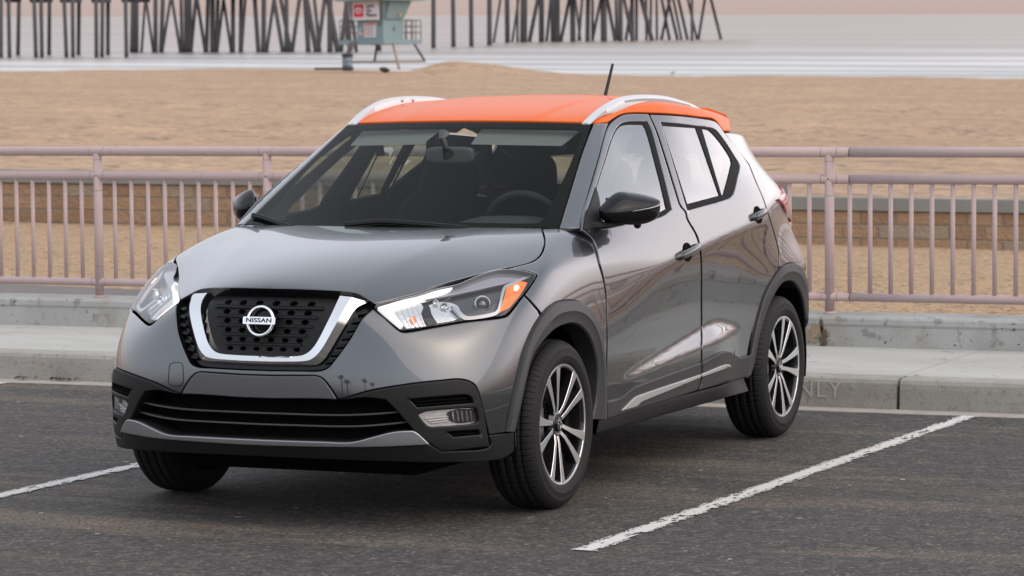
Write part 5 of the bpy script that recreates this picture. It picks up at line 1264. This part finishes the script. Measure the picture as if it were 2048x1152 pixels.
for xb,xt,w,yb in ((758,757,10,100),(867,867,9,95),(907,906,9,93),(943,942,9,92.5),(979,979,10,90),(987,1002,5,85),(1015,1014,10,85),(1024,1038,5,84),(1035,1035,5,84),(1047,1048,14,84),(1058,1077,8,83.5),(1083,1083,11,83.5),(1093,1102,6,83),(1104,1104,6,83),(1113,1113,14,83.5),(1121,1140,7,83.5),(1146,1145,11,83.5),(1161,1150,5,81),(1157,1165,6,81),(1175,1176,9,83),(1185,1185,6,82),(1184,1203,6,82),(1208,1207,13,83),(1231,1213,7,82),(1233,1232,6,81),(1241,1241,10,83),(1251,1266,6,81),(1266,1247,7,82.5),(1265,1264,8,82),(1273,1273,6,81.5),(1293,1292,5,81.5),(1305,1281,9,82),(1301,1302,5,81),(1314,1313,5,80.5),(1322,1341,6,80.5),(1340,1322,6,80.5),(1356,1334,6,80.5),(1364,1345,5,80.5),(1376,1355,6,80.5),(1384,1384,6,82),(1395,1374,5,80.5),(1396,1411,5.5,80.5),(1443,1420,6,80)): pile(xb,xt,w,yb)
V=[];F=[]
for i,(u,vb) in enumerate(((-220,112),(240,108),(470,102.5),(760,99),(1000,87),(1250,82),(1500,80))):
    D=seaD(vb)
    for off_,vv in ((-3.5,-7),(3.5,-7),(3.5,-34),(-3.5,-34)): V.append(atd(u,vv,D+off_))
    if i:
        b=4*i
        for k in range(4):F.append((b-4+k,b-4+(k+1)%4,b+(k+1)%4,b+k))
o=mesh('deck',V,F,M_PILE,pier);o.matrix_parent_inverse=PINV
for u0,u1,vb,vv in ((10,42,110,0),(60,105,110,.5),(120,163,110,.5),(183,222,110,.5),(243,300,105,0)):
    D=seaD(vb);mb=MB();a=Vector(atd(u0,vv,D));b=Vector(atd(u1,vv,D));mb.tube([a,b],.24,6);o=mb.build('cap_beam',M_PILE,pier);o.matrix_parent_inverse=PINV
# ------------------------------------------------------------------ lifeguard tower
TD=196.
M_TEAL=mat('pale_teal_paint',(.215,.30,.325),.65,noise=.4,nscale=1.2,ncol=(.17,.245,.27))
M_TEALD=mat('teal_underside',(.12,.18,.185),.8)
M_SIGNW=mat('sign_white',(.66,.61,.64),.6);M_SIGNR=mat('sign_red',(.60,.012,.03),.5);M_INK=mat('sign_ink',(.03,.03,.04),.7)
M_TRAIL=mat('tower_rail',(.16,.125,.115),.7);M_LEG=mat('tower_leg',(.06,.06,.07),.7);M_LEGP=mat('bare_timber_leg',(.30,.22,.18),.9)
tc0=Vector(atd(767,133,TD));tower=tag(empty('lifeguard_tower',tuple(tc0)),'pale teal lifeguard tower with a white and red sign, on the sand before the pier','tower')
bpy.context.view_layer.update();TINV=tower.matrix_world.inverted()
ER=Vector((RT[0],RT[1],0));EF=Vector((FW[0],FW[1],0));EU=Vector(GN)
th=math.radians(38);E1=(ER*math.cos(th)-EF*math.sin(th));E2=(ER*math.sin(th)+EF*math.cos(th))   # E1: along the left face towards the near corner ; E2: along the right face away
PXM=TD/CAM_F
def hv(v): return (133-v)*PXM
CORN=tc0+EU*0
def TB(o,a,b,h,par=tower):  return o
def tp(a,b,h): return CORN+E1*a+E2*b+EU*h       # a<0 along left face, b>0 along right face, from the near corner
def tmesh(name,V,F,m,par=None,mi=None):
    o=mesh(name,V,F,m,tower if par is None else par)
    o.matrix_parent_inverse=TINV
    return o
def tbox(name,a0,a1,b0,b1,h0,h1,m,par=None,fl=0):
    V=[tp(a,b,h) for h in (h0,) for a,b in ((a0,b0),(a1,b0),(a1,b1),(a0,b1))]+[tp(a,b,h1) for a,b in ((a0-fl,b0-fl),(a1+fl,b0-fl),(a1+fl,b1+fl),(a0-fl,b1+fl))]
    o=tmesh(name,V,[(0,3,2,1),(4,5,6,7),(0,1,5,4),(1,2,6,5),(2,3,7,6),(3,0,4,7)],m);return o
WL,WR=2.15,1.95
tbox('platform',-WL-1.35,.22,-.22,WR+1.55,hv(88),hv(79),M_TEAL)
tbox('cabin',-WL,0,0,WR,hv(78.8),hv(40),M_TEAL)
up=tbox('upper_cabin',-WL,0,0,WR,hv(39.7),hv(2),M_TEAL,fl=.36)
tbox('roof',-WL-1.0,1.0,-1.0,WR+1.0,hv(1.5),hv(-6),M_TEAL)
# shutter over the right face
V=[tp(.03,.12,hv(38)),tp(.03,WR-.1,hv(38)),tp(.42,WR+.1,hv(3)),tp(.42,.0,hv(3)),tp(.12,.12,hv(38)),tp(.12,WR-.1,hv(38)),tp(.52,WR+.1,hv(3)),tp(.52,.0,hv(3))]
tmesh('shutter',V,[(0,1,2,3),(7,6,5,4),(4,5,1,0),(5,6,2,1),(6,7,3,2),(7,4,0,3)],M_TEAL)
def leftface(a,h,out=.03): return tp(a,-out,h)
def fl_off(h): return .36*(h-hv(39.7))/(hv(2)-hv(39.7))
def lquad(name,u0,u1,v0,v1,out,m,par=None,flare=False,d=.03):
    A0=(u0-767)*PXM/math.cos(th);A1=(u1-767)*PXM/math.cos(th);V=[]
    for o in (out,out-d):
        for a,v in ((A0,v1),(A1,v1),(A1,v0),(A0,v0)): V.append(tp(a,-o-(max(0,fl_off(hv(v))) if flare else 0),hv(v)))
    return tmesh(name,V,[(0,1,2,3),(7,6,5,4),(0,4,5,1),(1,5,6,2),(2,6,7,3),(3,7,4,0)],m)
sg=lquad('sign_board',712,767,2.5,40,.40,M_SIGNW)
lquad('sign_square',715,735,9,33.5,.425,M_SIGNR)
def ltext(name,body,u,v,size_px,m,out,face='L',sx=1,align='LEFT'):
    o=tp((u-767)*PXM/math.cos(th),-out,hv(v)) if face=='L' else tp(out,(u-767)*PXM/math.sin(th),hv(v))
    M=basis(o,E1 if face=='L' else E2,EU);t=text_mesh(name,body,size_px*PXM*1.3,M,m,tower,sx=sx,align=align,bold=.008);t.matrix_parent_inverse=TINV;return t
for s,v in (("Let's",12),('Go',21),('Places',30)): ltext('sign_lettering',s,740.5,v,7.6,M_INK,.43,sx=1.15)
for (w,h,dv,k) in ((7.4,5.6,0,0),(2.6,5.2,-.2,1),(5.2,2.4,1.8,2)):
    c=tp((725.3-767)*PXM/math.cos(th),-.44-.004*k,hv(21-dv));mb=MB()
    mb.tube([c+E1*(w*PXM*math.cos(t)/math.cos(th))+EU*(h*PXM*math.sin(t)) for t in np.linspace(0,2*math.pi,37)],.026,6,cap=False);o=mb.build('sign_emblem',M_SIGNW,tower);o.matrix_parent_inverse=TINV
lquad('notice_board',727.5,752.5,45,74.5,.05,M_SIGNW);lquad('notice_heading',729,751,46.5,49.5,.06,mat('notice_red',(.50,.12,.11),.7))
for k in range(7): lquad('notice_line',734,750-(k*3%5),52+3*k,53.3+3*k,.06,mat('notice_grey',(.30,.28,.29),.8) if k==0 else bpy.data.materials['notice_grey'])
lquad('notice_symbols',729.5,732.5,51.5,72,.06,mat('notice_ochre',(.55,.36,.20),.8))
lquad('small_notice',716,724.5,54.5,60.5,.05,mat('notice_pale_teal',(.30,.42,.43),.8));lquad('small_notice',716,724.5,62.5,71,.05,mat('notice_pink',(.55,.42,.42),.8))
ltext('tower_number','4',760,49,8,M_INK,.03,align='CENTER');ltext('tower_number','4',787,58,15,mat('number_blue',(.10,.15,.19),.7),.03,'R',align='CENTER')
# flame-shaped badge on the shutter
fc=[(0,-4.5),(1.6,-3.2),(2.2,-1),(1.6,1),(.9,2.2),(1.0,4.2),(-.4,2.6),(-1.4,1.6),(-2,-.6),(-1.5,-3)]
o=tmesh('rescue_badge',[tp(.30,(792-767+a)*PXM/math.sin(th),hv(29-b)) for a,b in fc],[tuple(range(len(fc)))],mat('badge_orange',(.55,.22,.05),.6))
# deck railings
def trail(name,pts,r=.032):
    mb=MB();mb.tube(pts,r,6);o=mb.build(name,M_TRAIL,tower);o.matrix_parent_inverse=TINV
A_,B_=-WL-1.3,WR+1.5
for v in (39.5,52,64.5):
    h=hv(v)+0;trail('deck_rail',[tp(.17,WR,h),tp(.17,B_,h),tp(-WL-.2,B_,h)]);trail('deck_rail',[tp(-WL,-.15,h),tp(A_,-.15,h),tp(A_,B_,h)])
for a,b in ((.17,WR+.1),(.17,WR+.55),(.17,WR+1.0),(.17,B_),(-.5,B_),(-1.1,B_),(A_,-.15),(A_+.5,-.15),(A_,.9),(A_,1.9),(A_,B_)): trail('deck_post',[tp(a,b,hv(80)),tp(a,b,hv(39.2))])
def leg(u0,v0,d0,u1,v1,d1,r,m):
    mb=MB();mb.tube([Vector(atd(u0,v0,TD+d0)),Vector(atd(u1,v1,TD+d1))],r,8);o=mb.build('leg',m,tower);o.matrix_parent_inverse=TINV
leg(754,87,2.4,749,124,2.4,.075,M_LEG);leg(786,87,.3,798,137,-1.2,.085,M_LEGP);leg(828,87,2.0,849,121,2.0,.075,M_LEG);leg(703,86,1.6,695,124,1.6,.075,M_LEG)
mb=MB();mb.tube([Vector(atd(702,124,TD+2)),Vector(atd(852,122.5,TD+2))],.06,8);o=mb.build('base_beam',M_LEGP,tower);o.matrix_parent_inverse=TINV
for k in range(2):
    mb=MB();mb.tube([Vector(atd(702+9*k,83,TD+1)),Vector(atd(690+9*k,112,TD-1.2))],.05,6);o=mb.build('stair_stringer',M_TRAIL,tower);o.matrix_parent_inverse=TINV
for k in range(6):
    t=(k+.5)/6;mb=MB();mb.tube([Vector(atd(702-12*t,83+29*t,TD+1-2.2*t)),Vector(atd(711-12*t,83+29*t,TD+1-2.2*t))],.045,6);o=mb.build('stair_tread',M_TRAIL,tower);o.matrix_parent_inverse=TINV
# refuse drum beside the tower, boards on the sand
dc=Vector(atd(695,138.5,TD-3));drum=tag(empty('refuse_drum',tuple(dc)),'blue-grey refuse drum with dark overhanging lid left of the lifeguard tower','bin')
k_=TD/CAM_F;mb=MB();mb.lathe([(0,-.1),(10.2*k_,-.1),(10.2*k_,8*k_),(10.6*k_,8.4*k_),(10.2*k_,8.8*k_),(10.2*k_,16*k_),(10.6*k_,16.4*k_),(10.2*k_,16.8*k_),(10.2*k_,25*k_),(0,25*k_)],24);mb.build('drum',mat('drum_paint',(.13,.17,.20),.6,noise=.8,nscale=2.5,ncol=(.28,.32,.36)),drum)
mb=MB();mb.lathe([(0,31*k_),(9*k_,31*k_),(11*k_,29*k_),(11.2*k_,24.5*k_),(0,24.5*k_)],24);mb.box((11.5*k_,0,27*k_),(6*k_,8*k_,3*k_));mb.build('lid',mat('drum_lid',(.03,.03,.035),.6),drum)
def onsand(u,v,D): 
    p=atd(u,v,D);return p
mb=MB();mb.box((0,0,0),(2.4,.35,.14),bevel=.02);bo=mb.build('driftwood_board',mat('dark_driftwood',(.05,.045,.045),.9));bo.location=tuple(atd(668,137.5,TD-3.5));bo.rotation_euler=(0,0,math.atan2(RT[1],RT[0])+.1);tag(bo,'dark board lying flat on the sand left of the refuse drum','board')
mb=MB();b=bmesh.new();bmesh.ops.create_icosphere(b,subdivisions=2,radius=.3)
for v in b.verts: v.co=Vector((v.co.x*1.5,v.co.y,v.co.z*.5+.05*math.sin(9*v.co.x)))
mb.join(b);kl=mb.build('kelp_clump',mat('kelp',(.05,.04,.035),.9));kl.location=tuple(atd(769,139.5,TD-5));tag(kl,'small dark clump of kelp on the sand below the tower','kelp')
# a gull at the water's edge
gp=Vector(atd(1345,150.5,193.));gull=tag(empty('gull',tuple(gp)),'tiny grey gull standing at the water edge right of the car aerial','bird')
gs=.55
ch=[(Vector((-.22,0,.24)),.02),(Vector((-.10,0,.25)),.07),(Vector((.05,0,.27)),.09),(Vector((.16,0,.33)),.055),(Vector((.21,0,.40)),.05),(Vector((.27,0,.40)),.03),(Vector((.33,0,.385)),.008)]
mb=MB();mb.tube([p*gs for p,_ in ch],[r*gs for _,r in ch],10);mb.build('body',mat('gull_grey',(.18,.18,.19),.8),gull,autosmooth=60)
for y in (-.03,.03):
    mb=MB();mb.tube([(.0,y,.2*gs),(.01,y,-.02)],.012,6);mb.build('leg',M_LEG,gull)
gull.rotation_euler=(0,0,math.atan2(RT[1],RT[0]))
# dry leaves caught in the gutter at the left
leafm=mat('dry_leaf',(.16,.075,.03),.8);rg=np.random.default_rng(11)
for k in range(16):
    y=-4.05+.40*rg.random();x=-3.93+.05*rg.random();L_=.03+.05*rg.random();a=rg.uniform(-.5,.5);mb=MB()
    pts=[(x+L_*(t-.5)*math.sin(a),y+L_*(t-.5)*math.cos(a),.007+.012*math.sin(3.1*t)+.004*rg.random()) for t in (0,.25,.5,.75,1)]
    V=[];F=[]
    for i,p in enumerate(pts):
        w=.011*math.sin(math.pi*(i+.4)/4.8);V+=[(p[0]-w,p[1],p[2]),(p[0]+w,p[1],p[2]+.003)]
        if i:F.append((2*i-2,2*i-1,2*i+1,2*i))
    tag(mesh('dry_leaf',V,F,leafm),'curled brown dry leaf in the gutter at the far left of the kerb','leaf','dry leaves in the gutter')
# ------------------------------------------------------------------ what stands behind the photographer and shows only as reflections in the paint: palms, lamps, a long low building
M_TRUNK=mat('palm_trunk',(.09,.07,.055),.95,noise=.5,nscale=6);M_FROND=mat('palm_frond',(.035,.05,.025),.8)
def palm_data(h,seed):
    rg=np.random.default_rng(seed);mb=MB();b=[Vector((.35*math.sin(t*2+seed)*t,.25*t*math.cos(seed),h*t)) for t in np.linspace(0,1,9)]
    mb.tube(b,[.26-.08*t for t in np.linspace(0,1,9)],8);tm=mb
    V=[];F=[];top=b[-1]
    for k in range(64):
        az=rg.uniform(0,2*math.pi);el=rg.uniform(-.9,1.2);L_=rg.uniform(1.5,2.4);pts=[]
        for i in range(6):
            t=i/5;r=L_*t*math.cos(el*(1-.3*t));z=L_*t*math.sin(el)-.9*t*t
            pts.append(top+Vector((r*math.cos(az),r*math.sin(az),z)))
        sd=Vector((-math.sin(az),math.cos(az),0))
        for i,p in enumerate(pts):
            w=.24*math.sin(math.pi*(i+.3)/5.6);V+=[p-sd*w+Vector((0,0,-.05)),p+sd*w]
            if i:
                n=len(V);F.append((n-4,n-3,n-1,n-2))
    return tm,V,F
def palm(x,y,h,seed,label):
    root=tag(empty('palm_tree',(x,y,0)),label,'palm tree','palms along the street behind the camera')
    tm,V,F=palm_data(h,seed);tm.build('trunk',M_TRUNK,root);mesh('crown',V,F,M_FROND,root);return root
BK=np.array([-FW[0],-FW[1]])
for k,(d,l,h) in enumerate(((38,-30,11),(33,-24.5,7.5),(47,-21,12),(52,-17.5,10.5),(36,-3.5,6.6),(58,-1.0,11.5),(41,11.5,7.2),(46,13.6,12.5),(35,24,8.5),(41,27,11.5))):
    x,y=CAM_P[0]+BK[0]*d+RT[0]*l,CAM_P[1]+BK[1]*d+RT[1]*l
    palm(x,y,h,k,'tall thin palm of the street row mirrored in the car paint')
